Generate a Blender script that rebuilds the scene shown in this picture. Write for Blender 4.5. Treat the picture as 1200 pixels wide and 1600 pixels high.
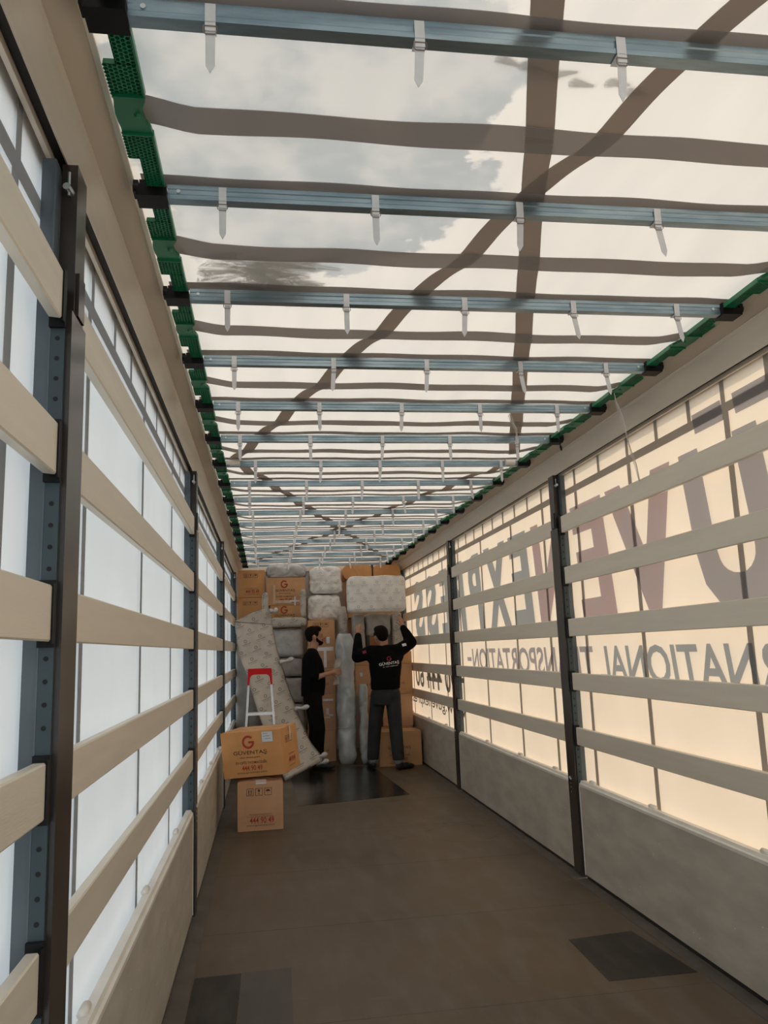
import bpy, bmesh, math, random
from mathutils import Vector, Matrix, noise
from mathutils.bvhtree import BVHTree

random.seed(7)
scene = bpy.context.scene
col = scene.collection
for o in list(bpy.data.objects):
    bpy.data.objects.remove(o)

# ------------------------------------------------------------------ camera
W = 2.48                                  # inner width of the trailer
cam_d = bpy.data.cameras.new('camera')
cam_d.sensor_fit = 'VERTICAL'
cam_d.sensor_height = 24.0
cam_d.lens = 24.0 * 1245.54 / 1600.0
cam_d.clip_start = 0.02
cam = bpy.data.objects.new('camera', cam_d)
col.objects.link(cam)
yaw, pitch, roll = 0.1496, 0.1701, -0.0357
fw = Vector((math.sin(yaw) * math.cos(pitch), math.cos(yaw) * math.cos(pitch), math.sin(pitch)))
r0 = Vector((math.cos(yaw), -math.sin(yaw), 0))
u0 = r0.cross(fw)
rt = r0 * math.cos(roll) + u0 * math.sin(roll)
up = -r0 * math.sin(roll) + u0 * math.cos(roll)
M = Matrix((rt, up, -fw)).transposed().to_4x4()
M.translation = Vector((0.446, 0, 1.5104))
cam.matrix_world = M
scene.camera = cam

# ------------------------------------------------------------------ sky, sun, exposure
world = bpy.data.worlds.new('sky')
scene.world = world
world.use_nodes = True
bg = world.node_tree.nodes['Background']
bg.inputs[0].default_value = (0.86, 0.93, 1.0, 1)
bg.inputs[1].default_value = 2.2
sun_d = bpy.data.lights.new('sun', 'SUN')
sun_d.energy = 4.0
sun_d.color = (1.0, 0.88, 0.72)
sun_d.angle = 0.02
sun = bpy.data.objects.new('sun', sun_d)
col.objects.link(sun)
el, az = math.radians(56), math.radians(8)
to_sun = Vector((math.cos(el) * math.cos(az), math.cos(el) * math.sin(az), math.sin(el)))
sun.rotation_euler = to_sun.to_track_quat('Z', 'Y').to_euler()
sun.location = (8, 4, 9)
vs = scene.view_settings
vs.view_transform = 'Standard'
vs.look = 'None'
vs.exposure = 0.0
vs.gamma = 1.0
vs.use_curve_mapping = False
scene.cycles.max_bounces = 10
scene.cycles.diffuse_bounces = 6

# ------------------------------------------------------------------ node helpers
def new_mat(name):
    m = bpy.data.materials.new(name)
    m.use_nodes = True
    nt = m.node_tree
    nt.nodes.clear()
    out = nt.nodes.new('ShaderNodeOutputMaterial')
    return m, nt, out

def nd(nt, typ, props=None, **ins):
    n = nt.nodes.new(typ)
    for k, v in (props or {}).items():
        setattr(n, k, v)
    for k, v in ins.items():
        key = int(k[1:]) if k[0] == 'i' and k[1:].isdigit() else k.replace('_', ' ')
        s = n.inputs[key]
        if hasattr(v, 'outputs'):
            v = v.outputs[0]
        if isinstance(v, bpy.types.NodeSocket):
            nt.links.new(v, s)
        else:
            if isinstance(v, tuple) and len(v) == 3 and s.type == 'RGBA':
                v = v + (1,)
            s.default_value = v
    return n

def math_n(nt, op, a, b=0.0, c=None):
    n = nd(nt, 'ShaderNodeMath', {'operation': op}, i0=a, i1=b)
    if c is not None:
        nd_set(nt, n.inputs[2], c)
    return n

def nd_set(nt, s, v):
    if hasattr(v, 'outputs'):
        v = v.outputs[0]
    if isinstance(v, bpy.types.NodeSocket):
        nt.links.new(v, s)
    else:
        s.default_value = v

def mixc(nt, fac, a, b):
    n = nt.nodes.new('ShaderNodeMix')
    n.data_type = 'RGBA'
    for idx, v in ((0, fac), (6, a), (7, b)):
        if isinstance(v, tuple):
            v = v + (1,) if len(v) == 3 else v
        nd_set(nt, n.inputs[idx], v)
    return n.outputs[2]

def ramp(nt, fac, p0, c0, p1, c1):
    n = nt.nodes.new('ShaderNodeValToRGB')
    nd_set(nt, n.inputs[0], fac)
    e = n.color_ramp.elements
    e[0].position, e[1].position = p0, p1
    e[0].color = c0 + (1,) if len(c0) == 3 else c0
    e[1].color = c1 + (1,) if len(c1) == 3 else c1
    return n.outputs[0]

def tex(nt, scale, detail=3, coord='Object', rough=0.5, vec_scale=None):
    tc = nt.nodes.new('ShaderNodeTexCoord')
    v = tc.outputs[coord]
    if vec_scale:
        mp = nt.nodes.new('ShaderNodeMapping')
        nt.links.new(v, mp.inputs[0])
        mp.inputs[3].default_value = vec_scale
        v = mp.outputs[0]
    n = nd(nt, 'ShaderNodeTexNoise', Scale=scale, Detail=detail, Roughness=rough)
    nt.links.new(v, n.inputs['Vector'])
    return n.outputs['Fac']

def surf(name, c0, c1=None, scale=6, rough=0.6, metal=0.0, bump=0.0, bscale=60, spec=0.5, stretch=None, rvar=0.0):
    m, nt, out = new_mat(name)
    b = nt.nodes.new('ShaderNodeBsdfPrincipled')
    b.inputs['Roughness'].default_value = rough
    b.inputs['Metallic'].default_value = metal
    b.inputs['Specular IOR Level'].default_value = spec
    if c1 is None:
        c1 = tuple(x * 0.86 for x in c0)
    f = tex(nt, scale, 4, vec_scale=stretch)
    nt.links.new(ramp(nt, f, 0.35, c0, 0.65, c1), b.inputs['Base Color'])
    if rvar:
        r = math_n(nt, 'MULTIPLY_ADD', f, rvar)
        nd_set(nt, r.inputs[2], rough - rvar / 2)
        nt.links.new(r.outputs[0], b.inputs['Roughness'])
    if bump:
        h = tex(nt, bscale, 3, vec_scale=stretch)
        bn = nd(nt, 'ShaderNodeBump', Strength=bump, Distance=0.01, Height=h)
        nt.links.new(bn.outputs[0], b.inputs['Normal'])
    nt.links.new(b.outputs[0], out.inputs[0])
    return m

def tarp(name, dif, tra, fac, dif2=None, tra2=None, nscale=2.5):
    m, nt, out = new_mat(name)
    f = tex(nt, nscale, 5)
    d = nd(nt, 'ShaderNodeBsdfDiffuse', Color=ramp(nt, f, .3, dif, .7, dif2 or tuple(x * .93 for x in dif)))
    t = nd(nt, 'ShaderNodeBsdfTranslucent', Color=ramp(nt, f, .3, tra, .7, tra2 or tuple(x * .95 for x in tra)))
    mx = nd(nt, 'ShaderNodeMixShader', i0=fac, i1=d, i2=t)
    g = nd(nt, 'ShaderNodeBsdfGlossy', Color=(1, 1, 1), Roughness=0.35)
    mg = nd(nt, 'ShaderNodeMixShader', i0=0.03, i1=mx, i2=g)
    nt.links.new(mg.outputs[0], out.inputs[0])
    return m

MAT = {}
MAT['curtain_left'] = tarp('white_curtain_vinyl', (.84, .83, .80), (.84, .86, .85), 0.40)
MAT['curtain_right'] = tarp('cream_curtain_vinyl', (.85, .80, .70), (.90, .70, .50), 0.40)
MAT['strap'] = tarp('curtain_webbing', (.28, .265, .26), (.62, .61, .60), 0.72)
MAT['letter_grey'] = tarp('print_grey', (.30, .29, .30), (.44, .46, .545), 0.85)
MAT['letter_pink'] = tarp('print_mauve', (.34, .27, .28), (.54, .43, .50), 0.85, (.32, .30, .31), (.45, .45, .53), 1.2)
MAT['letter_blue'] = tarp('print_blue_grey', (.28, .29, .30), (.40, .47, .56), 0.85)
MAT['letter_dark'] = tarp('print_dark', (.10, .09, .09), (.18, .17, .17), 0.8)

def roof_mat():
    m, nt, out = new_mat('roof_tarpaulin')
    tc = nt.nodes.new('ShaderNodeTexCoord')
    sep = nt.nodes.new('ShaderNodeSeparateXYZ')
    nt.links.new(tc.outputs['Object'], sep.inputs[0])
    n1 = nd(nt, 'ShaderNodeTexNoise', Scale=2.2, Detail=6, Roughness=0.62)
    nt.links.new(tc.outputs['Object'], n1.inputs['Vector'])
    # water stain on the tarpaulin, near the left rail
    dx = math_n(nt, 'MULTIPLY', math_n(nt, 'SUBTRACT', sep.outputs[0], 0.55), 1.05)
    dy = math_n(nt, 'MULTIPLY', math_n(nt, 'SUBTRACT', sep.outputs[1], 1.95), 0.80)
    d2 = math_n(nt, 'ADD', math_n(nt, 'MULTIPLY', dx, dx), math_n(nt, 'MULTIPLY', dy, dy))
    d = math_n(nt, 'SQRT', d2)
    e = math_n(nt, 'ADD', d, math_n(nt, 'MULTIPLY', math_n(nt, 'SUBTRACT', n1.outputs[0], 0.5), 1.35))
    stain = nt.nodes.new('ShaderNodeMapRange')
    nt.links.new(e.outputs[0], stain.inputs[0])
    stain.inputs[1].default_value, stain.inputs[2].default_value = 0.60, 0.56
    # long dirt streaks
    st = tex(nt, 3.0, 4, vec_scale=(3.2, 0.5, 1))
    base = ramp(nt, st, .35, (.83, .76, .675), .72, (.74, .685, .615))
    inner = tex(nt, 3.4, 7, rough=.6)
    soft = nt.nodes.new('ShaderNodeMapRange')
    nt.links.new(inner, soft.inputs[0])
    soft.inputs[1].default_value, soft.inputs[2].default_value, soft.inputs[3].default_value, soft.inputs[4].default_value = .40, .56, .50, .95
    colr = mixc(nt, math_n(nt, 'MULTIPLY', stain.outputs[0], soft.outputs[0]), base, (.36, .39, .40))
    dd = nd(nt, 'ShaderNodeBsdfDiffuse', Color=(.80, .78, .74))
    t = nd(nt, 'ShaderNodeBsdfTranslucent', Color=colr)
    mx = nd(nt, 'ShaderNodeMixShader', i0=0.28, i1=dd, i2=t)
    nt.links.new(mx.outputs[0], out.inputs[0])
    return m
MAT['roof'] = roof_mat()
MAT['roof_strap'] = tarp('roof_webbing', (.46, .40, .36), (.60, .53, .47), 0.46)
MAT['roof_fold'] = tarp('roof_fold_band', (.47, .445, .43), (.64, .59, .56), 0.47)

MAT['slat'] = surf('anodised_slat', (.78, .72, .61), (.73, .675, .575), 3, .42, .25, stretch=(8, .6, 8), bump=.05, bscale=40)
MAT['panel'] = surf('kick_panel_grey', (.55, .51, .435), (.44, .405, .345), 4, .5, .1, stretch=(1, .8, 2.5), bump=.04)
MAT['cap'] = surf('panel_cap_aluminium', (.80, .77, .71), (.72, .69, .64), 8, .45, .1)
MAT['rail'] = surf('roof_rail_aluminium', (.70, .61, .51), (.62, .545, .455), 2.5, .42, .35, stretch=(3, .5, 3))
MAT['slot'] = surf('gap_shade', (.012, .011, .010), None, 5, .6)  # near-black fill that paints the shade inside open gaps
MAT['post'] = surf('post_black_paint', (.022, .017, .014), (.034, .026, .021), 6, .26, .0, spec=.6, stretch=(2, 2, .5))
MAT['post_side'] = surf('post_side_steel_lit', (.115, .14, .158), (.09, .112, .127), 5, .45, .3)  # lighter than the perforated steel: curtain light put into the colour
MAT['post_perf'] = surf('post_perforated_steel', (.045, .068, .078), (.035, .055, .062), 5, .45, .2)
MAT['hole'] = surf('hole_shade', (.006, .007, .008), None, 5, .8)  # black that paints the shade inside the perforations
MAT['galv'] = surf('galvanised_bar', (.36, .46, .52), (.24, .325, .38), 5, .33, .85, stretch=(1.2, 6, 6), rvar=.2)
MAT['bracket'] = surf('black_plastic', (.004, .004, .0045), None, 8, .5, spec=.25)
MAT['green'] = surf('green_plastic', (.010, .20, .085), (.008, .165, .07), 5, .38)
MAT['green_shade'] = surf('green_plastic_shaded', (.0015, .028, .014), None, 5, .6)  # darker copy of the green, shade painted into the honeycomb cells
MAT['white_strap'] = surf('white_tie', (.74, .75, .76), (.66, .67, .68), 20, .5)
MAT['wire'] = surf('buckle_wire', (.30, .24, .20), None, 8, .35, .8)
MAT['bolt'] = surf('zinc_bolt', (.62, .66, .68), None, 8, .3, .9)
MAT['kraft'] = surf('kraft_cardboard', (.58, .315, .150), (.51, .275, .125), 5, .75, bump=.04, bscale=90)
MAT['kraft_b'] = surf('kraft_cardboard_pink', (.60, .345, .195), (.54, .305, .170), 5, .75, bump=.04, bscale=90)
MAT['kraft_c'] = surf('kraft_cardboard_orange', (.66, .325, .125), (.58, .285, .105), 5, .75, bump=.04, bscale=90)
MAT['kraft_in'] = surf('cardboard_inside', (.30, .17, .085), None, 5, .85)
MAT['tape'] = surf('parcel_tape', (.60, .42, .25), (.52, .36, .21), 14, .22)
MAT['tape_white'] = surf('shiny_white_tape', (.66, .60, .60), (.58, .53, .52), 14, .2)
MAT['ink_red'] = surf('red_ink', (.42, .045, .02), None, 30, .7)
MAT['ink_dark'] = surf('dark_ink', (.085, .035, .018), None, 30, .7)
MAT['ink_soft'] = surf('faded_ink', (.22, .10, .05), None, 30, .7)
MAT['paper'] = surf('white_label', (.66, .74, .82), None, 10, .6)
MAT['red'] = surf('red_plastic', (.56, .008, .010), (.48, .007, .009), 10, .5, spec=.2)
MAT['alu'] = surf('ladder_aluminium', (.72, .73, .74), (.62, .63, .64), 10, .35, .6)
MAT['ladder_black'] = surf('ladder_black_leg', (.03, .03, .032), None, 8, .4)
MAT['skin'] = surf('skin', (.42, .215, .135), (.37, .18, .11), 12, .5)
MAT['hair'] = surf('black_hair', (.0045, .003, .0026), (.008, .0055, .004), 60, .8, bump=.25, bscale=90, spec=.1)
MAT['cloth_black'] = surf('black_cotton', (.0035, .0035, .004), (.0055, .0055, .006), 8, .95, bump=.35, bscale=9, spec=.08)
MAT['cloth_trouser'] = surf('charcoal_trousers', (.030, .032, .034), (.022, .024, .026), 8, .85, bump=.4, bscale=10, spec=.25)
MAT['cloth_trouser_black'] = surf('black_trousers', (.005, .0047, .0045), (.008, .0075, .007), 8, .95, bump=.3, bscale=10, spec=.08)
MAT['shoe'] = surf('black_shoe', (.010, .010, .011), None, 14, .55)
MAT['sock'] = surf('grey_cuff', (.20, .21, .22), None, 14, .85)
MAT['white_print'] = surf('white_print', (.78, .78, .78), None, 20, .7)
MAT['red_print'] = surf('dark_red_print', (.26, .02, .045), None, 20, .7)
MAT['eye'] = surf('dark_eye', (.02, .014, .012), None, 20, .2)
MAT['asphalt'] = surf('yard_asphalt', (.16, .155, .15), (.12, .118, .115), 3, .9)
MAT['headboard'] = surf('front_wall_grey', (.36, .345, .32), (.31, .30, .28), 2, .6)
MAT['leaf'] = surf('dry_leaf', (.10, .085, .05), None, 20, .8)

def film_mat():
    m, nt, out = new_mat('clear_film')
    b = nd(nt, 'ShaderNodeBsdfTransparent', Color=(.92, .90, .86))
    g = nd(nt, 'ShaderNodeBsdfPrincipled', Base_Color=(.7, .68, .62), Roughness=.2)
    mx = nd(nt, 'ShaderNodeMixShader', i0=.45, i1=b, i2=g)
    nt.links.new(mx.outputs[0], out.inputs[0])
    return m
MAT['film'] = film_mat()

def floor_mat(name, c0, c1, rough, wear=0.5, spec=.5):
    m, nt, out = new_mat(name)
    b = nt.nodes.new('ShaderNodeBsdfPrincipled')
    b.inputs['Specular IOR Level'].default_value = spec
    f1 = tex(nt, 1.6, 6, rough=.65)
    f2 = tex(nt, 9, 5, vec_scale=(1, .25, 1))
    c = mixc(nt, f1, c0, c1)
    tc = nt.nodes.new('ShaderNodeTexCoord')
    sep = nt.nodes.new('ShaderNodeSeparateXYZ')
    nt.links.new(tc.outputs['Object'], sep.inputs[0])
    if wear > .4:
        brk = tex(nt, 2.6, 2)
        for cx_, cy_, rad in ((1.80, 6.95, .36), (1.72, 7.15, .24), (2.02, 6.75, .30)):   # rubber scuffs left by turning wheels
            ax = math_n(nt, 'SUBTRACT', sep.outputs[0], cx_); ay = math_n(nt, 'SUBTRACT', sep.outputs[1], cy_)
            rr = math_n(nt, 'SQRT', math_n(nt, 'ADD', math_n(nt, 'MULTIPLY', ax, ax), math_n(nt, 'MULTIPLY', ay, ay)))
            k_ = math_n(nt, 'LESS_THAN', math_n(nt, 'ABSOLUTE', math_n(nt, 'SUBTRACT', rr, rad)), .013)
            k_ = math_n(nt, 'MULTIPLY', k_, math_n(nt, 'GREATER_THAN', brk, .52))
            c = mixc(nt, math_n(nt, 'MULTIPLY', k_, .5), c, (.03, .025, .02))
        scr = tex(nt, 5.0, 6, rough=.8, vec_scale=(.5, 9, 1))
        c = mixc(nt, ramp(nt, scr, .60, (0, 0, 0), .72, (.5, .5, .5)), c, (.20, .175, .145))
        blot = tex(nt, .9, 3)
        c = mixc(nt, ramp(nt, blot, .50, (0, 0, 0), .68, (.55, .55, .55)), c, (.050, .034, .020))
    c = mixc(nt, ramp(nt, f2, .45, (0, 0, 0), .75, (wear, wear, wear)), c, (.135, .11, .088))
    nt.links.new(c, b.inputs['Base Color'])
    r = math_n(nt, 'MULTIPLY_ADD', f1, .28)
    r.inputs[2].default_value = rough - .12
    nt.links.new(r.outputs[0], b.inputs['Roughness'])
    h = tex(nt, 240, 2)
    bn = nd(nt, 'ShaderNodeBump', Strength=.12, Distance=.004, Height=h)
    nt.links.new(bn.outputs[0], b.inputs['Normal'])
    nt.links.new(b.outputs[0], out.inputs[0])
    return m
MAT['floor'] = floor_mat('phenolic_floor', (.075, .052, .030), (.135, .095, .057), .46, .75, .4)
MAT['floor_worn'] = floor_mat('dark_worn_patch', (.012, .012, .011), (.034, .032, .028), .50, .30, .25)
MAT['floor_dark'] = floor_mat('dark_floor_patch', (.010, .011, .0105), (.020, .021, .019), .20, .15)
MAT['floor_grey'] = floor_mat('grey_floor_patch', (.050, .048, .041), (.070, .064, .053), .45, .39, .35)
MAT['floor_edge'] = surf('floor_edge_steel', (.070, .062, .052), (.11, .098, .082), 5, .5, .1)
MAT['joint'] = surf('dusty_joint', (.15, .128, .10), (.09, .075, .06), 14, .7)
MAT['gap'] = surf('floor_gap', (.008, .008, .007), None, 5, .7)

def wrap_mat(name, base, base2, ink, tile, plane='xz', rot=0.35, strength=.75, rough=.55, plain=False, crisp=.55):
    """paper-foam wrap with a repeated faint print: a small ring and two lines of script per tile"""
    m, nt, out = new_mat(name)
    b = nt.nodes.new('ShaderNodeBsdfPrincipled')
    b.inputs['Roughness'].default_value = rough
    f = tex(nt, 7, 4)
    c = ramp(nt, f, .35, base, .68, base2)
    if not plain:
        tc = nt.nodes.new('ShaderNodeTexCoord')
        sep = nt.nodes.new('ShaderNodeSeparateXYZ')
        nt.links.new(tc.outputs['Object'], sep.inputs[0])
        a = sep.outputs['xyz'.index(plane[0])]
        d = sep.outputs['xyz'.index(plane[1])]
        ca, sa = math.cos(rot), math.sin(rot)
        U = math_n(nt, 'ADD', math_n(nt, 'MULTIPLY', a, ca), math_n(nt, 'MULTIPLY', d, sa))
        V = math_n(nt, 'SUBTRACT', math_n(nt, 'MULTIPLY', d, ca), math_n(nt, 'MULTIPLY', a, sa))
        V = math_n(nt, 'DIVIDE', V, tile * .62)
        row = math_n(nt, 'FLOOR', V)
        U = math_n(nt, 'ADD', math_n(nt, 'DIVIDE', U, tile), math_n(nt, 'MULTIPLY', row, .5))
        fu = math_n(nt, 'SUBTRACT', math_n(nt, 'FRACT', U), .5)
        fv = math_n(nt, 'SUBTRACT', math_n(nt, 'FRACT', V), .5)
        # ring
        vv = math_n(nt, 'MULTIPLY', math_n(nt, 'SUBTRACT', fv, .16), .62)
        rr = math_n(nt, 'SQRT', math_n(nt, 'ADD', math_n(nt, 'MULTIPLY', fu, fu), math_n(nt, 'MULTIPLY', vv, vv)))
        ring = math_n(nt, 'LESS_THAN', math_n(nt, 'ABSOLUTE', math_n(nt, 'SUBTRACT', rr, .085)), .022)
        # two lines of lettering broken up by fine noise
        fine = tex(nt, 260, 1)
        fin = math_n(nt, 'GREATER_THAN', fine, .47)
        l1 = math_n(nt, 'LESS_THAN', math_n(nt, 'ABSOLUTE', math_n(nt, 'ADD', fv, .16)), .055)
        l1 = math_n(nt, 'MULTIPLY', l1, math_n(nt, 'LESS_THAN', math_n(nt, 'ABSOLUTE', fu), .30))
        l2 = math_n(nt, 'LESS_THAN', math_n(nt, 'ABSOLUTE', math_n(nt, 'ADD', fv, .33)), .03)
        l2 = math_n(nt, 'MULTIPLY', l2, math_n(nt, 'LESS_THAN', math_n(nt, 'ABSOLUTE', fu), .22))
        ln = math_n(nt, 'MULTIPLY', math_n(nt, 'MAXIMUM', l1, l2), fin)
        allm = math_n(nt, 'MULTIPLY', math_n(nt, 'MAXIMUM', ring, ln), strength)
        c = mixc(nt, allm, c, ink)
    nt.links.new(c, b.inputs['Base Color'])
    tc2 = nt.nodes.new('ShaderNodeTexCoord')
    rg = nt.nodes.new('ShaderNodeTexNoise')          # sharp folds of crumpled wrap
    rg.noise_type = 'RIDGED_MULTIFRACTAL'
    rg.inputs['Scale'].default_value = 5.5
    rg.inputs['Detail'].default_value = 4
    nt.links.new(tc2.outputs['Object'], rg.inputs['Vector'])
    bn = nd(nt, 'ShaderNodeBump', Strength=crisp, Distance=.035, Height=rg.outputs[0])
    nt.links.new(bn.outputs[0], b.inputs['Normal'])
    nt.links.new(b.outputs[0], out.inputs[0])
    return m
MAT['wrap'] = wrap_mat('printed_wrap', (.52, .475, .42), (.43, .395, .345), (.10, .085, .085), .20)
MAT['wrap_white'] = wrap_mat('printed_wrap_white', (.84, .82, .785), (.72, .70, .665), (.24, .20, .20), .18, rot=.0, strength=.55)
MAT['wrap_grey'] = wrap_mat('printed_wrap_grey', (.56, .56, .55), (.44, .44, .43), (.20, .16, .16), .16, rot=-.1, strength=.4)
MAT['wrap_silver'] = wrap_mat('silver_film_wrap', (.54, .57, .57), (.38, .41, .41), (.15, .15, .15), .2, rough=.2, plain=True, crisp=.9)
MAT['wrap_plain'] = wrap_mat('plain_grey_wrap', (.42, .39, .35), (.31, .29, .26), (.15, .15, .15), .2, rough=.5, plain=True)
MAT['knot'] = surf('twisted_white_wrap', (.62, .60, .57), (.50, .48, .46), 12, .45, bump=.3, bscale=40)

# ------------------------------------------------------------------ mesh helpers
class MB:
    def __init__(s):
        s.v, s.f, s.m = [], [], []
    def add(s, vs_, fs_, mi=0):
        o = len(s.v)
        s.v += [tuple(p) for p in vs_]
        for f in fs_:
            s.f.append(tuple(i + o for i in f))
            s.m.append(mi)
        return s
    def box(s, x0, x1, y0, y1, z0, z1, mi=0, mat=None):
        if x0 > x1: x0, x1 = x1, x0
        if y0 > y1: y0, y1 = y1, y0
        vs_ = [Vector(p) for p in ((x0, y0, z0), (x1, y0, z0), (x1, y1, z0), (x0, y1, z0), (x0, y0, z1), (x1, y0, z1), (x1, y1, z1), (x0, y1, z1))]
        if mat: vs_ = [mat @ p for p in vs_]
        return s.add(vs_, [(0, 3, 2, 1), (4, 5, 6, 7), (0, 1, 5, 4), (1, 2, 6, 5), (2, 3, 7, 6), (3, 0, 4, 7)], mi)
    def bevel_box(s, x0, x1, y0, y1, z0, z1, b, mi=0):
        """box with its edges along Y chamfered"""
        if x0 > x1: x0, x1 = x1, x0
        P = [(x0 + b, z0), (x1 - b, z0), (x1, z0 + b), (x1, z1 - b), (x1 - b, z1), (x0 + b, z1), (x0, z1 - b), (x0, z0 + b)]
        return s.prism_y(P, y0, y1, mi)
    def prism_y(s, P, y0, y1, mi=0):
        n = len(P)
        vs_ = [(x, y0, z) for x, z in P] + [(x, y1, z) for x, z in P]
        fs_ = [tuple(range(n)), tuple(range(2 * n - 1, n - 1, -1))]
        fs_ += [(i, i + n, (i + 1) % n + n, (i + 1) % n) for i in range(n)]
        return s.add(vs_, fs_, mi)
    def tube(s, pts, r, n=8, mi=0, cap=True):
        pts = [Vector(p) for p in pts]
        rs = r if isinstance(r, (list, tuple)) else [r] * len(pts)
        rings = []
        for i, p in enumerate(pts):
            d = (pts[min(i + 1, len(pts) - 1)] - pts[max(i - 1, 0)])
            d = d.normalized() if d.length > 1e-9 else Vector((0, 0, 1))
            a = d.cross(Vector((0, 0, 1)) if abs(d.z) < .9 else Vector((1, 0, 0))).normalized()
            b = d.cross(a)
            rings.append([p + (a * math.cos(t) + b * math.sin(t)) * rs[i] for t in [2 * math.pi * k / n for k in range(n)]])
        vs_ = [q for rg in rings for q in rg]
        fs_ = []
        for i in range(len(rings) - 1):
            for k in range(n):
                fs_.append((i * n + k, i * n + (k + 1) % n, (i + 1) * n + (k + 1) % n, (i + 1) * n + k))
        if cap:
            fs_.append(tuple(range(n - 1, -1, -1)))
            fs_.append(tuple(range((len(rings) - 1) * n, len(rings) * n)))
        return s.add(vs_, fs_, mi)
    def mesh(s, name, mats, smooth=False):
        me = bpy.data.meshes.new(name)
        me.from_pydata(s.v, [], s.f)
        for m in (mats if isinstance(mats, (list, tuple)) else [mats]):
            me.materials.append(MAT[m] if isinstance(m, str) else m)
        if any(s.m):
            for p, mi in zip(me.polygons, s.m):
                p.material_index = mi
        bm = bmesh.new(); bm.from_mesh(me)
        bmesh.ops.recalc_face_normals(bm, faces=bm.faces)
        bm.to_mesh(me); bm.free()
        if smooth:
            for p in me.polygons: p.use_smooth = True
        me.update()
        return me
    def build(s, name, mats, parent=None, smooth=False, **kw):
        return obj(name, s.mesh(name, mats, smooth), parent, **kw)

def obj(name, me, parent=None, loc=(0, 0, 0), rz=0.0, label=None, cat=None, group=None, kind=None):
    o = bpy.data.objects.new(name, me)
    col.objects.link(o)
    o.location = loc
    o.rotation_euler[2] = rz
    if parent is not None:
        o.parent = parent
    if label: o['label'] = label
    if cat: o['category'] = cat
    if group: o['group'] = group
    if kind: o['kind'] = kind
    return o

def thing(name, label, cat, loc=(0, 0, 0), rz=0.0, group=None):
    return obj(name, None, None, loc, rz, label, cat, group)

def text_mesh(s, bold=0.0, shear=0.0, spacing=1.0):
    """text as flat triangles in the unit box (0..1, 0..1): (verts, faces, aspect)"""
    c = bpy.data.curves.new('t', 'FONT')
    c.body = s
    c.offset = bold
    c.space_character = spacing
    c.shear = shear
    c.resolution_u = 3
    c.fill_mode = 'FRONT'
    o = bpy.data.objects.new('t', c)
    col.objects.link(o)
    dg = bpy.context.evaluated_depsgraph_get()
    me = bpy.data.meshes.new_from_object(o.evaluated_get(dg))
    vs_ = [v.co.copy() for v in me.vertices]
    fs_ = [tuple(p.vertices) for p in me.polygons]
    bpy.data.objects.remove(o); bpy.data.curves.remove(c); bpy.data.meshes.remove(me)
    x0 = min(v.x for v in vs_); x1 = max(v.x for v in vs_)
    y0 = min(v.y for v in vs_); y1 = max(v.y for v in vs_)
    return [((v.x - x0) / (x1 - x0), (v.y - y0) / (y1 - y0)) for v in vs_], fs_, (x1 - x0) / (y1 - y0)

def ring_G(n=22):
    """the round G mark: open ring with an inward bar, in a unit box"""
    vs_, fs_ = [], []
    a0, a1 = math.radians(42), math.radians(350)
    for i in range(n + 1):
        a = a0 + (a1 - a0) * i / n
        for r in (.5, .33):
            vs_.append((.5 + r * math.cos(a), .5 + r * math.sin(a)))
    for i in range(n):
        fs_.append((2 * i, 2 * i + 1, 2 * i + 3, 2 * i + 2))
    o = len(vs_)
    vs_ += [(.52, .40), (.99, .40), (.99, .56), (.52, .56)]
    fs_.append((o, o + 1, o + 2, o + 3))
    return vs_, fs_, 1.0

# ------------------------------------------------------------------ floor
Y0, Y1 = -1.2, 12.9
MB().box(-30, 40, -25, 45, -1.35, -1.25).build('ground', 'asphalt', kind='structure')  # unseen ground, added only to bounce light onto the curtains
floor = MB().box(-.12, W + .12, Y0, Y1, -.10, -.0008).build('floor', 'joint', kind='structure')
joints = [Y0, 0.05, 1.24, 2.42, 3.60, 4.785, 5.96, 7.14, 8.32, 9.5, 10.68, 11.86, Y1]
for a, b in zip(joints[:-1], joints[1:]):
    MB().box(.085, W - .085, a + .0022, b - .0022, -.0008, 0).build('floor_board', 'floor', floor)
for x0, x1 in ((.004, .082), (W - .082, W - .004)):
    MB().box(x0, x1, Y0, Y1, -.0008, .001).build('edge_strip', 'floor_edge', floor)
# let-in patches
def patch(P, z, mat, label):
    n = len(P)
    m = MB()
    m.add([(x, y, -.0006) for x, y in P] + [(x, y, z) for x, y in P],
          [tuple(range(n - 1, -1, -1)), tuple(range(n, 2 * n))] + [(i, (i + 1) % n, (i + 1) % n + n, i + n) for i in range(n)])
    return m.build('floor_patch', mat, floor, label=label)
patch([(1.955, 3.72), (2.385, 3.72), (2.33, 4.29), (1.97, 4.25)], .0015, 'floor_worn', 'dark worn repair patch near the right wall')
patch([(.09, 3.2), (.30, 3.2), (.31, 4.21), (.09, 4.20)], .0012, 'floor_worn', 'dark half of the repair patch by the left wall')
patch([(.303, 3.2), (.53, 3.2), (.548, 4.225), (.313, 4.212)], .0012, 'floor_grey', 'grey half of the repair patch by the left wall')
patch([(.74, 8.36), (1.06, 8.40), (1.91, 8.60), (1.80, 10.75), (.70, 11.3)], .0018, 'floor_dark', 'glossy black sheet on the floor before the cargo')

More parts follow.
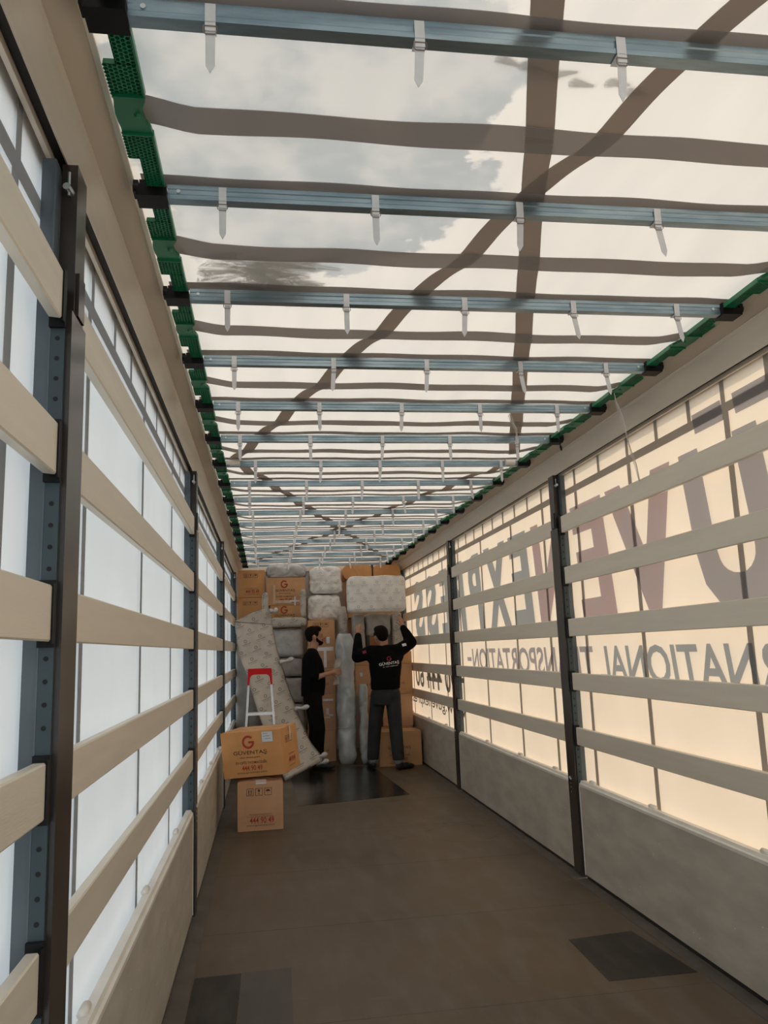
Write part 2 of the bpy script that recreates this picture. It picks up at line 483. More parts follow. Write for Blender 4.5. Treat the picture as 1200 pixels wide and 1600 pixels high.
# ------------------------------------------------------------------ side walls
SL = [(2.263, 2.379), (1.906, 2.023), (1.55, 1.668), (1.194, 1.307), (.837, .95)]
ZR = 2.69
def side_wall(side):
    left = side == 'left'
    X = (lambda x: x) if left else (lambda x: W - x)
    far = [1.942, 5.2665, 8.60, 11.9] if left else [2.05, 5.4315, 8.8164, 12.15]
    # the curtain, gently waved
    m = MB()
    ny, nz = 150, 14
    vs_ = []
    for j in range(nz + 1):
        for i in range(ny + 1):
            y = Y0 + (Y1 - Y0) * i / ny
            z = .38 + (2.735 - .38) * j / nz
            w = .0035 * math.sin(y * 5.1 + z) * math.sin(z * 2.1 + 1.0) + .002 * math.sin(y * 13 + 2 * z)
            vs_.append((X(-.078 + w), y, z))
    m.add(vs_, [(j * (ny + 1) + i, j * (ny + 1) + i + 1, (j + 1) * (ny + 1) + i + 1, (j + 1) * (ny + 1) + i) for j in range(nz) for i in range(ny)])
    wall = m.build('wall_' + side, 'curtain_' + side, smooth=True, kind='structure')
    # webbing on the curtain
    xi = (-.070, -.0685)
    bandz = (2.53, 2.576)
    MB().box(X(xi[0]), X(xi[1]), Y0, Y1, *bandz).build('webbing_band', 'strap', wall)
    if left:
        low = [-.55, .45, 1.627, 2.357, 3.43, 4.482, 5.39, 6.15, 7.15, 8.15, 9.0, 9.9, 10.9, 11.8]
        hi = [1.28, 1.64, 2.02, 2.39, 2.75, 3.09, 3.46, 3.83, 4.16, 4.52, 4.88] + [5.25 + .36 * i for i in range(21)]
    else:
        low = [.3, 1.3, 2.3, 3.28, 4.295, 5.118, 5.80, 6.62, 7.627, 8.60, 9.41, 10.42, 11.6]
        hi = [1.95, 2.28, 2.62, 2.95, 3.29, 3.595, 3.94, 4.30, 4.715, 5.12] + [5.46 + .342 * i for i in range(22)]
    low_me = MB().box(X(xi[0]) - X(0), X(xi[1]) - X(0), -.021, .021, .40, bandz[0] - .001).mesh('vertical_strap', 'strap')
    hi_me = MB().box(X(xi[0]) - X(0), X(xi[1]) - X(0), -.0165, .0165, bandz[1] + .001, 2.72).mesh('short_strap', 'strap')
    for y in low:
        obj('vertical_strap', low_me, wall, (X(0), y, 0))
    for y in hi:
        if y < Y1 - .05: obj('short_strap', hi_me, wall, (X(0), y, 0))
    # posts
    starts = [Y0] + [f for f in far]
    ends = [f - .15 for f in far] + [Y1 - .02]
    for f in far:
        n = f - .15
        p = MB()
        p.bevel_box(X(-.030), X(.012), n + .012, f, .0, 2.305, .004)
        post = p.build('support_post', 'post', wall)
        # chamfered head and lock above
        h = MB()
        y_a, y_b = n + .05, f - .006
        h.box(X(-.030), X(.006), y_a, y_b, 2.306, 2.69)
        h.box(X(.0065), X(.0125), y_a + .02, y_b - .015, 2.312, 2.42)
        h.build('post_head', 'post', post)
        sd = MB()
        sd.box(X(-.034), X(-.0305), n, f - .01, .02, 2.66, 1)
        sd.box(X(-.066), X(-.0345), n + .012, f - .02, .02, 2.68, 1)
        sd.box(X(-.030), X(0.0), n, n + .0115, .02, 2.30, 0)
        sd.build('perforated_side', ['post_perf', 'post_side'], post)
        ho = MB()  # slightly raised black discs stand in for the dark inside of holes
        z = .66
        while z < 2.25:
            inslat = any(a - .02 < z < b + .02 for a, b in SL)
            if not inslat:
                ho.tube([(X(-.015), n - .0008, z), (X(-.015), n + .002, z)], .0055, 8)
            z += .0475
        ho.build('hole_shade_disc', 'hole', post)
        if left or True:
            bo = MB()
            bo.tube([(X(-.01), n + .035, 2.60), (X(-.01), n + .035, 2.66)], .004, 6)
            bo.tube([(X(-.012), n + .018, 2.615), (X(-.008), n + .05, 2.615)], .009, 8)
            bo.build('hook_bolt', 'bolt', post)
        for a, b in SL:
            q = MB()
            q.box(X(-.032), X(.003), n - .012, n - .001, a - .012, b + .012)
            q.box(X(.001), X(.0035), n - .030, n - .0125, a - .004, b + .004)
            q.build('slat_pocket', 'bracket', post)
        k = MB()
        for dz in (0, .03, .055, .085):
            k.tube([(X(.0115), f - .05, .52 + dz), (X(.0135), f - .05, .52 + dz)], .004, 6)
        k.tube([(X(.0115), f - .06, .60), (X(.016), f - .04, .615)], .006, 6)
        k.build('rivet', 'bolt', post)
    # slats and kick panels, bay by bay
    for a, b in zip(starts, ends):
        ya, yb = a + .004, b - .031
        for z0, z1 in SL:
            m = MB()
            P = [(-.027, z0 + .003), (-.003, z0), (0, z0 + .004), (0, z1 - .004), (-.003, z1), (-.024, z1), (-.027, z1 - .003)]
            m.prism_y([(X(x), z) for x, z in P], ya, yb)
            m.build('slat', 'slat', wall)
        m = MB()
        m.box(X(-.034), X(0), ya + .006, yb + .012, .022, .572)
        pan = m.build('kick_panel', 'panel', wall)
        c = MB()
        P = [(-.040, .573), (.002, .573), (.002, .588), (-.006, .594), (-.012, .607), (-.040, .607)]
        c.prism_y([(X(x), z) for x, z in P], ya + .004, yb + .014)
        c.build('top_cap', 'cap', pan)
        e = MB()
        e.box(X(-.03), X(.003), ya, ya + .0055, .02, .572)
        e.box(X(-.03), X(.003), yb + .0125, yb + .019, .02, .572)
        e.build('end_trim', 'cap', pan)
        hg = MB()
        for y in low:
            if ya + .08 < y < yb - .08:
                hg.tube([(X(-.034), y - .03, .612), (X(-.034), y + .03, .612)], .013, 10)
        if hg.v: hg.build('strap_hook', 'cap', pan, smooth=True)
        rv = MB()
        rnd = random.Random(int(a * 100) + (3 if left else 5))
        for i in range(26):
            y = rnd.uniform(ya + .1, yb - .05)
            z = rnd.choice([.10, .16, .24, .31, .38, .45]) + rnd.uniform(-.01, .01)
            rv.tube([(X(0.0), y, z), (X(.0008), y, z)], .0032, 6)
        rv.build('rivet', 'white_strap', pan)
        MB().box(X(-.03), X(-.004), ya, yb, -.003, .021).build('bottom_gap_shade', 'slot', wall)  # solid dark strip painting the shade of the gap under the panel
    # the long roof rail
    P = [(-.018, 2.69), (.003, 2.810), (.0085, 2.818), (.0085, 2.8235), (.006, 2.8255), (.064, 2.859), (.0665, 2.8605), (.069, 2.860), (.078, 2.872), (.078, 2.90), (-.115, 2.90),  # small beads at the face edges, added to catch a highlight line
         (-.115, 2.70), (-.108, 2.685), (-.096, 2.685), (-.096, 2.74), (-.058, 2.74), (-.058, 2.68), (-.046, 2.68), (-.046, 2.735), (-.022, 2.735), (-.022, 2.692)]
    m = MB(); m.prism_y([(X(x), z) for x, z in P], Y0, Y1)
    rail = m.build('roof_rail', 'rail', wall)
    MB().box(X(-.0455), X(-.0225), Y0, Y1, 2.70, 2.734).build('rail_slot_shade', 'slot', rail)  # black block painting the shade inside the open rail slot
    return wall, X
wall_l, XL = side_wall('left')
wall_r, XR = side_wall('right')

# lettering on the right-hand curtain, readable from outside
def curtain_text(s, y0, y1, z0, z1, mat, shear=.16, bold=.02, per_letter=True):
    vs_, fs_, _ = text_mesh(s, bold)
    xx = W + .0665
    m = MB()
    m.add([(xx, y0 + (y1 - y0) * a + shear * (z1 - z0) * b, z0 + (z1 - z0) * b) for a, b in vs_], fs_)
    return m.build('printed_letters', mat, wall_r)
for ch, a, b, mt in [('G', 1.92, 2.74, 'letter_grey'), ('U', 2.93, 3.60, 'letter_grey'), ('V', 3.69, 4.52, 'letter_pink'), ('E', 4.59, 5.12, 'letter_pink'),
                     ('N', 5.27, 5.97, 'letter_pink'), ('E', 6.11, 6.60, 'letter_blue'), ('X', 6.68, 7.42, 'letter_blue'), ('P', 7.60, 8.08, 'letter_blue'),
                     ('R', 8.30, 8.93, 'letter_blue'), ('E', 9.05, 9.50, 'letter_blue'), ('S', 9.72, 10.38, 'letter_blue'), ('S', 10.58, 11.25, 'letter_blue')]:
    curtain_text(ch, a, b, 1.60, 2.43, mt, bold=.045)
dots = MB()
for a, wd in ((2.93, .27), (3.295, .255)):
    dots.add([(W + .0665, a, 2.50), (W + .0665, a + wd, 2.50), (W + .0665, a + wd + .016, 2.60), (W + .0665, a + .016, 2.60)], [(0, 1, 2, 3)])
dots.build('printed_letters', 'letter_grey', wall_r)
curtain_text('INTERNATIONAL', 2.32, 4.92, 1.265, 1.483, 'letter_blue', bold=.02)
curtain_text('TRANSPORTATION', 5.0, 8.14, 1.265, 1.483, 'letter_grey', bold=.02)
curtain_text('-', 8.20, 8.37, 1.355, 1.395, 'letter_grey', bold=.02)
curtain_text('+90 444 60', 8.55, 11.42, .975, 1.30, 'letter_dark', bold=.02)
curtain_text('www.guvenexpress', 8.55, 11.9, .705, .845, 'letter_dark', shear=.1, bold=.01)

# ------------------------------------------------------------------ front wall
fwall = MB().box(-.1, W + .1, Y1, Y1 + .06, -.1, 2.90).build('wall_front', 'headboard', kind='structure')
MB().box(-.02, W + .02, Y1 - .02, Y1 - .001, 2.79, 2.87).build('top_beam', 'rail', fwall)

# ------------------------------------------------------------------ roof
BS, B0 = .679, 1.517
bars = [B0 + BS * k for k in range(-3, 17)]
def roof_z(x, y):
    t = (y - B0) / BS
    d = (t - math.floor(t)) - .5
    w = .004 * math.sin(x * 7 + y * 1.7) + .003 * math.sin(x * 13 - y * 3.1)
    e = max(0.0, min(1.0, (min(x, W - x) - .15) / .12))
    return 2.880 + w * .6 * e - .030 * e * math.exp(-(d * BS / .13) ** 2)
m = MB()
nx, ny = 40, 320
vs_ = [( -.04 + (W + .08) * i / nx, Y0 + (Y1 - Y0) * j / ny) for j in range(ny + 1) for i in range(nx + 1)]
m.add([(x, y, roof_z(x, y)) for x, y in vs_], [(j * (nx + 1) + i, j * (nx + 1) + i + 1, (j + 1) * (nx + 1) + i + 1, (j + 1) * (nx + 1) + i) for j in range(ny) for i in range(nx)])
roof = m.build('ceiling', 'roof', smooth=True, kind='structure')

def roof_strip(name, p, q, w, mat, dz, wob=0.0, n=60):
    """webbing strip sewn under the tarpaulin, following its sag"""
    p, q = Vector(p), Vector(q)
    d = (q - p).normalized(); s = Vector((d.y, -d.x))
    m = MB(); vs_ = []
    for i in range(n + 1):
        c = p.lerp(q, i / n)
        wv = wob * noise.noise(Vector((c.x * 2.2, c.y * 1.3, 3)))
        wv2 = wob * noise.noise(Vector((c.x * 2.6, c.y * 1.3, 9)))
        for k, o_ in ((0, -w / 2 + wv), (1, w / 2 + wv2)):
            a = c + s * o_
            z = roof_z(a.x, a.y) - dz
            vs_ += [(a.x, a.y, z), (a.x, a.y, z + .0015)]
    fs_ = []
    for i in range(n):
        a = i * 4
        fs_ += [(a, a + 2, a + 6, a + 4), (a + 1, a + 5, a + 7, a + 3), (a, a + 4, a + 5, a + 1), (a + 2, a + 3, a + 7, a + 6)]
    fs_ += [(0, 1, 3, 2), (n * 4, n * 4 + 2, n * 4 + 3, n * 4 + 1)]
    m.add(vs_, fs_)
    return m.build(name, mat, roof, smooth=False)
for b in bars[:-1]:
    y = b + BS / 2 + .012
    roof_strip('fold_band', (.135, y), (W - .135, y), .108, 'roof_fold', .008, .012)
for b in bars:
    roof_strip('sewn_band', (.10, b - .005), (W - .10, b - .005), .064, 'roof_fold', .005, .006)
for p, q in [((2.27, -1.15), (.235, 5.56)), ((.30, -1.15), (2.235, 5.44)), ((.25, 5.66), (2.30, 12.1)), ((2.25, 5.74), (.25, 12.1))]:
    roof_strip('diagonal_strap', p, q, .075, 'roof_strap', .0035, .004, 240)

# bars with ties, brackets and bolts
def tie_mesh():
    m = MB()
    # strap wrapped over the front and bottom of the bar
    m.box(-.011, .011, -.0205, -.0182, -.034, .030)
    m.box(-.011, .011, -.0205, .019, -.0145, -.0122)
    return m
tie_me = tie_mesh().mesh('tie_strap', 'white_strap')
def tail_mesh(ang):
    m = MB()
    L = .104
    P = [(-.0105, 0), (.0105, 0), (.0095, -L * .82), (0, -L), (-.0095, -L * .82)]
    R = Matrix.Rotation(ang, 4, 'Y') @ Matrix.Rotation(-.04, 4, 'X')
    a = [R @ Vector((x, -.001, z)) for x, z in P] + [R @ Vector((x, .001, z)) for x, z in P]
    n = len(P)
    m.add([p + Vector((0, -.0155, -.030)) for p in a], [tuple(range(n)), tuple(range(2 * n - 1, n - 1, -1))] + [(i, i + n, (i + 1) % n + n, (i + 1) % n) for i in range(n)])
    return m.mesh('tie_tail', 'white_strap')
tails = [tail_mesh(a) for a in (0, .08, -.14, .2)]
bk = MB()
bk.tube([(-.014, -.0215, -.024), (.014, -.0215, -.024), (.0145, -.020, -.036), (.010, -.019, -.041), (-.010, -.019, -.041), (-.0145, -.020, -.036), (-.014, -.0215, -.024)], .0014, 5)
buckle_me = bk.mesh('buckle', 'wire')
bar_len = (.174, W - .174)
bm_ = MB()
P = [(-.017, 2.816), (.017, 2.816), (.017, 2.860), (.012, 2.860), (.012, 2.856), (-.012, 2.856), (-.012, 2.860), (-.017, 2.860), (-.017, 2.848), (-.0145, 2.845), (-.0145, 2.832), (-.017, 2.829)]
n = len(P)
bm_.add([(bar_len[0], y, z) for y, z in P] + [(bar_len[1], y, z) for y, z in P], [tuple(range(n)), tuple(range(2 * n - 1, n - 1, -1))] + [(i, i + n, (i + 1) % n + n, (i + 1) % n) for i in range(n)])
bar_me = bm_.mesh('roof_bar', 'galv')
br = MB()
br.box(.088, .1735, -.036, .036, 2.812, 2.840)
br.box(.096, .168, -.026, .026, 2.840, 2.866)
br.box(.079, .094, -.030, .012, 2.826, 2.862)
br.tube([(.079, -.024, 2.84), (.094, -.024, 2.84)], .012, 8)
br_l = br.mesh('end_bracket', 'bracket')
brr = MB(); brr.add([(W - x, y, z) for x, y, z in br.v], br.f); br_r = brr.mesh('end_bracket', 'bracket')
bt = MB(); bt.tube([(.205, -.0145, 2.84), (.205, -.0185, 2.84)], .006, 8); bt.tube([(W - .205, -.0145, 2.84), (W - .205, -.0185, 2.84)], .006, 8)
bolt_me = bt.mesh('bar_bolt', 'bolt')
for k, y in enumerate(bars):
    bar = obj('roof_bar', bar_me, roof, (0, y, 0))
    obj('end_bracket', br_l, bar); obj('end_bracket', br_r, bar); obj('bar_bolt', bolt_me, bar)
    off = .04 if k == 9 else (-.01 * max(0, (k - 3)) if k < 9 else -.02)
    for i, x in enumerate((.34, .79, 1.24, 1.69, 2.14)):
        if y > 12.0: continue            # the cargo is stacked up to the roof here
        xx = x + off + random.uniform(-.012, .012)
        obj('tie_strap', tie_me, bar, (xx, 0, 2.826))
        ang = 0 if i < 2 else (1 if i == 2 else random.choice((2, 0, 2)))
        if i >= 3 and k in (3, 4, 5, 6): ang = 2
        obj('tie_tail', tails[{0: 0, 1: 1, 2: 2}[ang] if not (i == 1 and k % 3 == 0) else 1], bar, (xx, 0, 2.826))
        obj('buckle', buckle_me, bar, (xx, 0, 2.826))
# joint pieces on the seventh bar
jb = MB()
jb.tube([(.20, -.02, 2.842), (.272, -.02, 2.842)], [.024, .024], 10)
jb.box(.17, .21, -.03, .03, 2.826, 2.852)
jb.tube([(W - .20, -.02, 2.842), (W - .272, -.02, 2.842)], .024, 10)
jb.build('strap_joint', 'cap', roof, smooth=False, loc=(0, bars[9], 0))

# green folding links, honeycombed on the underside
def link_mesh(right):
    m = MB()
    X = (lambda x: W - x) if right else (lambda x: x)
    L0, L1 = .036, BS - .036
    mid = BS / 2
    def zc(y): return 2.843 + .005 * max(0, 1 - abs(y - mid) / .30)
    def in_plate(x, y):
        a = min(y - L0, L1 - y)
        if a < 0 or abs(y - mid) < .072: return False
        xo = .118 if a < .125 else .092
        return xo < x < .166
    def top(x0, x1, y0, y1):
        m.add([(X(x0), y0, zc(y0) + .010), (X(x1), y0, zc(y0) + .010), (X(x1), y1, zc(y1) + .010), (X(x0), y1, zc(y1) + .010)], [(0, 1, 2, 3)], 1)
        # rim
        for a, b, c, d in ((x0, y0, x1, y0), (x1, y0, x1, y1), (x1, y1, x0, y1), (x0, y1, x0, y0)):
            m.add([(X(a), b, zc(b) + .0105), (X(c), d, zc(d) + .0105), (X(c), d, zc(d) - .003), (X(a), b, zc(b) - .003)], [(0, 1, 2, 3)], 0)
    for s in (0, 1):
        ya, yb, yc = (L0, L0 + .125, mid - .072) if s == 0 else (L1, L1 - .125, mid + .072)
        top(.118, .168, min(ya, yb), max(ya, yb)); top(.091, .168, min(yb, yc), max(yb, yc))
        m.box(X(.1645), X(.1695), min(ya, yc), max(ya, yc), zc((ya + yc) / 2) - .006, zc((ya + yc) / 2) + .012, 0)
    # honeycomb walls
    pit = .0142
    row = 0
    y = L0 + pit * .5
    hexv = [(math.cos(math.radians(60 * i)), math.sin(math.radians(60 * i))) for i in range(6)]
    while y < L1:
        x = .094 + (pit * .75 if row % 2 else 0)
        while x < .168:
            if in_plate(x, y):
                R = pit * .5
                z = zc(y)
                o = []
                for rr, dz in ((R * 1.02, -.002), (R * .78, -.002), (R * .74, .0095)):
                    o += [(X(x + rr * a * .98), y + rr * b * .98, z + dz) for a, b in hexv]
                fs_ = []
                for i in range(6):
                    j = (i + 1) % 6
                    fs_ += [(i, j, 6 + j, 6 + i), (6 + i, 6 + j, 12 + j, 12 + i)]
                m.add(o, fs_, 0)
            x += pit * 1.5
        y += pit * .435
        row += 1
    # plain middle hinge, slightly narrower on the inside
    P = [(-.075, .091, .168), (-.05, .091, .165), (-.03, .088, .156), (.0, .086, .153), (.03, .088, .156), (.05, .091, .165), (.075, .091, .168)]
    for (a, x0, x1), (b, x2, x3) in zip(P[:-1], P[1:]):
        z0, z1 = zc(mid) - .004, zc(mid) + .009
        q = [(X(x0), mid + a, z0), (X(x1), mid + a, z0), (X(x3), mid + b, z0), (X(x2), mid + b, z0), (X(x0), mid + a, z1), (X(x1), mid + a, z1), (X(x3), mid + b, z1), (X(x2), mid + b, z1)]
        m.add(q, [(0, 1, 2, 3), (4, 7, 6, 5), (0, 4, 5, 1), (1, 5, 6, 2), (2, 6, 7, 3), (3, 7, 4, 0)], 0)
    m.tube([(X(.14), mid, zc(mid) - .004), (X(.14), mid, zc(mid) - .012)], [.010, .007], 6, 0)
    for yy in (mid - .074, mid + .070):
        m.box(X(.091), X(.168), yy, yy + .004, zc(yy) - .010, zc(yy) + .01, 0)
    me = bpy.data.meshes.new('green_link')
    me.from_pydata(m.v, [], m.f)
    me.materials.append(MAT['green']); me.materials.append(MAT['green_shade'])
    for p, mi in zip(me.polygons, m.m): p.material_index = mi
    return me
lk_l, lk_r = link_mesh(False), link_mesh(True)
for b in bars[:-1]:
    obj('green_link', lk_l, roof, (0, b, 0)); obj('green_link', lk_r, roof, (0, b, 0))

# fronds and leaf litter lying on the tarpaulin
def frond(m, x, y, ang, L, n=16, lw=.004):
    for i in range(n):
        t = i / n
        px, py = x + math.cos(ang) * L * t, y + math.sin(ang) * L * t
        ll = L * .34 * (1 - t * .75)
        for s in (-1, 1):
            a = ang + s * (.95 - .35 * t) + random.uniform(-.1, .1)
            q = (px + math.cos(a) * ll, py + math.sin(a) * ll)
            nx_, ny_ = -math.sin(a) * lw, math.cos(a) * lw
            mx_, my_ = (px + q[0]) / 2, (py + q[1]) / 2
            pts = [(px, py), (mx_ + nx_, my_ + ny_), q, (mx_ - nx_, my_ - ny_)]
            m.add([(u, v, roof_z(u, v) + .006 + .002 * random.random()) for u, v in pts], [(0, 1, 2, 3)])
    m.add([(x, y - .002, roof_z(x, y) + .005), (x + math.cos(ang) * L, y + math.sin(ang) * L, roof_z(x, y) + .006), (x, y + .002, roof_z(x, y) + .006)], [(0, 1, 2)])
lm = MB()
for i in range(34):
    frond(lm, random.uniform(.20, .50), random.uniform(2.62, 2.92), random.uniform(-.6, .55), random.uniform(.14, .30))
for i in range(6):
    frond(lm, .98 + .075 * i + random.uniform(-.02, .02), 1.62 + .012 * i + random.uniform(-.015, .015), random.uniform(-.3, .5), .07, 12, .0028)
for i in range(7):
    frond(lm, random.uniform(.30, .75), random.uniform(2.94, 3.02), random.uniform(-.6, .5), random.uniform(.05, .09), 10, .003)
lm.build('leaf_litter', 'leaf', label='feathery leaf litter lying on the roof tarpaulin near the left rail', cat='leaves', kind='stuff')

# ------------------------------------------------------------------ cargo: cartons
def flat_text(m, s, cx, z0, h, mi, bold=.0, wscale=1.0, y=0.0, up=None, shear=0.0):
    """lettering on a face whose outward normal is local -Y"""
    vs_, fs_, asp = text_mesh(s, bold, shear)
    w = h * asp * wscale
    m.add([(cx - w / 2 + a * w, y, z0 + b * h) for a, b in vs_], fs_, mi)

def symbol(m, k, cx, z0, h, y, mi):
    """the three handling marks: two arrows, a glass, an umbrella, each in a frame"""
    t = h * .06
    if True:
        x = cx + k * h * 1.25
        for a, b, c, d in ((-.5, .5, -.5, -.44), (-.5, .5, .44, .5), (-.5, -.44, -.44, .44), (.44, .5, -.44, .44)):
            m.add([(x + a * h, y, z0 + h / 2 + c * h), (x + b * h, y, z0 + h / 2 + c * h), (x + b * h, y, z0 + h / 2 + d * h), (x + a * h, y, z0 + h / 2 + d * h)], [(0, 1, 2, 3)], mi)
        def poly(P): m.add([(x + a * h, y, z0 + h / 2 + b * h) for a, b in P], [tuple(range(len(P)))], mi)
        if k == -1:
            for o in (-.16, .16):
                poly([(o - .05, -.22), (o + .05, -.22), (o + .05, .12), (o - .05, .12)]); poly([(o - .11, .12), (o + .11, .12), (o, .32)])
            poly([(-.3, -.34), (.3, -.34), (.3, -.28), (-.3, -.28)])
        elif k == 0:
            poly([(-.16, .32), (.16, .32), (.12, 0), (-.12, 0)]); poly([(-.03, 0), (.03, 0), (.03, -.26), (-.03, -.26)]); poly([(-.13, -.32), (.13, -.32), (.13, -.26), (-.13, -.26)])
        else:
            poly([(.32 * math.cos(t_), .02 + .28 * math.sin(t_)) for t_ in [math.pi * i / 8 for i in range(9)]]); poly([(-.02, .02), (.02, .02), (.02, -.3), (-.02, -.3)])

def carton(label, x0, x1, yf, dep, z0, z1, rz=0, mat='kraft', face='plain', side=None, tape=True, group='moving cartons in the trailer', scale=1.0, open_flaps=False):
    """carton with its front face at y=yf when rz=0; pivot at the front-left bottom edge"""
    w, h = x1 - x0, z1 - z0
    t = thing('moving_carton', label, 'box', (x0, yf, z0), rz, group)
    m = MB()
    # slightly bulged body
    n = 4
    def bulge(u, v): return .006 * (1 - (2 * u - 1) ** 2) * (1 - (2 * v - 1) ** 2)
    def grid(fn):
        vs_ = [fn(i / n, j / n) for j in range(n + 1) for i in range(n + 1)]
        m.add(vs_, [(j * (n + 1) + i, j * (n + 1) + i + 1, (j + 1) * (n + 1) + i + 1, (j + 1) * (n + 1) + i) for j in range(n) for i in range(n)])
    grid(lambda u, v: (u * w, -bulge(u, v), v * h))
    grid(lambda u, v: (u * w, dep + bulge(u, v), v * h))
    grid(lambda u, v: (-bulge(u, v), u * dep, v * h))
    grid(lambda u, v: (w + bulge(u, v), u * dep, v * h))
    grid(lambda u, v: (u * w, v * dep, h - .0005))
    grid(lambda u, v: (u * w, v * dep, 0))
    m.build('carton_body', mat, t)
    fy = -.0075
    if tape:
        tp = MB()
        tp.box(-.006, w + .006, dep * .46, dep * .46 + .05, h - .0004, h + .001)
        tp.build('top_tape', 'tape', t)
    def line(name, txt, cx, z0, hh, mt, bold=0., ws=1., shear=0., sd=False):
        p = MB(); flat_text(p, txt, cx, z0, hh, 0, bold, ws, fy, shear=shear)
        if sd: p.v = [(w + .0075, x, z) for x, y, z in p.v]
        p.build(name, mt, t)
    def marks(cx, z0, hh, sd=False):
        for k in (-1, 0, 1):
            p = MB(); symbol(p, k, cx, z0, hh, fy, 0)
            if sd: p.v = [(w + .0075, x, z) for x, y, z in p.v]
            p.build('handling_mark', 'ink_dark', t)
    s = scale
    if face == 'logo':
        vs_, fs_, _ = ring_G()
        p = MB(); p.add([(w * .45 + (a - .5) * .105 * s, fy, h * .62 + b * .115 * s) for a, b in vs_], fs_, 0); p.build('logo_mark', 'ink_red', t)
        line('brand_lettering', 'GÜVENTAŞ', w * .47, h * .475, .048 * s, 'ink_dark', .006, 1.25)
        line('slogan_lettering', 'Uzun ömürlü güven...', w * .47, h * .405, .020 * s, 'ink_dark', .004, 1.0, .3)
        line('service_lettering', 'EV-OFİS TAŞIMACILIĞI', w * .47, h * .275, .035 * s, 'ink_dark', .003, .86)
        line('phone_number', '444 90 49', w * .48, h * .145, .044 * s, 'ink_red', .01, .72)
        line('web_address', 'www.guventas.com', w * .47, h * .075, .016 * s, 'ink_dark', 0, 1.6)
    elif face == 'care':
        marks(w * .47, h * .72, .062 * s)
        line('web_address', 'www.guventas.com.tr', w * .5, h * .315, .013 * s, 'ink_dark', 0, 1.3)
        line('service_lettering', 'EV - OFİS TAŞIMACILIĞI DEPOLAMA', w * .5, h * .275, .014 * s, 'ink_dark', 0, 1.15)
        line('phone_number', '444 90 49', w * .53, h * .15, .052 * s, 'ink_red', .01, .72)
        line('web_address', 'www.guventas.com', w * .5, h * .09, .014 * s, 'ink_dark', 0, 1.7)
    elif face == 'faint':
        line('phone_number', '444 90 49', w * .5, h * .3, .04 * s, 'ink_soft', 0, .8)
    if side == 'care':
        marks(dep * .40, h * .66, .06, True)
        line('service_lettering', 'EV - OFİS TAŞIMACILIĞI', dep * .5, h * .36, .018, 'ink_dark', 0, 1.1, sd=True)
        line('phone_number', '444 90 49', dep * .5, h * .19, .050, 'ink_red', .01, .7, sd=True)
        line('web_address', 'www.guventas.com', dep * .5, h * .1, .014, 'ink_dark', 0, 1.4, sd=True)
        tp = MB(); tp.box(w + .0065, w + .0085, dep * .46, dep * .46 + .05, h * .68, h)
        tp.build('side_tape', 'tape', t)
    if open_flaps:
        fl = MB(); fl2 = MB()
        fl.add([(w * .02, .004, h), (w * .50, .004, h), (w * .50, dep * .3, h + .025), (w * .02, dep * .3, h + .012)], [(0, 1, 2, 3)])
        fl2.add([(w * .52, .004, h), (w * .985, .004, h), (w * .985, dep * .3, h + .004), (w * .52, dep * .3, h + .026)], [(0, 1, 2, 3)])
        fl.build('loose_flap', 'kraft_b', t); fl2.build('loose_flap', 'kraft_b', t)
        tp = MB(); tp.add([(w * .40, -.008, h * .955), (w * .63, -.008, h * .955), (w * .63, .004, h + .002), (w * .63, dep * .12, h + .013), (w * .40, dep * .12, h + .013), (w * .40, .004, h + .002)], [(0, 1, 2, 5), (5, 2, 3, 4)])
        tp.build('torn_tape', 'tape_white', t)
    return t

def tape_cross(t, x, z, w, h, y=-.008, mat='tape_white'):
    m = MB(); m.box(x - w / 2, x + w / 2, y - .001, y, z - .012, z + .012); m.box(x - .012, x + .012, y - .0018, y - .0012, z - h / 2, z + h / 2)
    m.build('tape_strip', mat, t)

# the two cartons standing free in front
carton('carton with loose top flaps on the floor under the labelled logo carton', .180, .572, 7.35, .40, 0, .405, .03, 'kraft_b', 'care', tape=False, open_flaps=True)
k2 = carton('large logo carton with white paper label, stacked on the floor carton', .066, .590, 7.385, .50, .438, .826, 0, 'kraft_c', 'logo', 'care')
lb = MB(); lb.box(.36, .452, -.0095, -.0075, .29, .376); lb = lb.build('paper_label', 'paper', k2)
lt = MB()
for i, (a, b) in enumerate(((.37, .41), (.37, .425), (.385, .44))): lt.box(a, b, -.0102, -.0097, .36 - i * .022, .3625 - i * .022)
lt.build('label_writing', 'ink_dark', lb)
for c in list(k2.children) + list(lb.children):                        # the carton is racked out of square and rests tilted on the lower one
    for v in c.data.vertices: v.co.x += .30 * v.co.y - .06 * v.co.z
k2.rotation_euler = (0, -.032, -.01)
# carton on the right behind the worker's feet
carton('logo carton on the floor behind the lifting worker against the right wall', 1.885, 2.445, 10.68, .42, 0, .435, 0, 'kraft', 'logo', scale=1.05)

# stack on the left
carton('topmost left carton with red phone number beside the grey bundle', .03, .425, 12.0, .6, 2.333, 2.735, 0, 'kraft_c', 'care', scale=.95)
carton('left carton directly under the topmost one, above the leaning parcel', .028, .412, 12.0, .6, 1.93, 2.328, 0, 'kraft_c', 'care', scale=.95)
b2 = carton('large logo carton under the grey rolled bundle', .452, 1.02, 11.9, .6, 2.197, 2.604, 0, 'kraft', 'logo', scale=1.0)
tape_cross(b2, .41, .06, .16, .13)
mm = MB(); mm.box(.09, .125, -.0085, -.0078, .02, .30); mm.box(.125, .36, -.0085, -.0078, .03, .075); mm.build('clear_tape', 'tape', b2)
carton('half-hidden logo carton framed by the grey wrapped frame', .50, .95, 11.9, .6, 1.872, 2.193, 0, 'kraft', 'logo', scale=1.0)

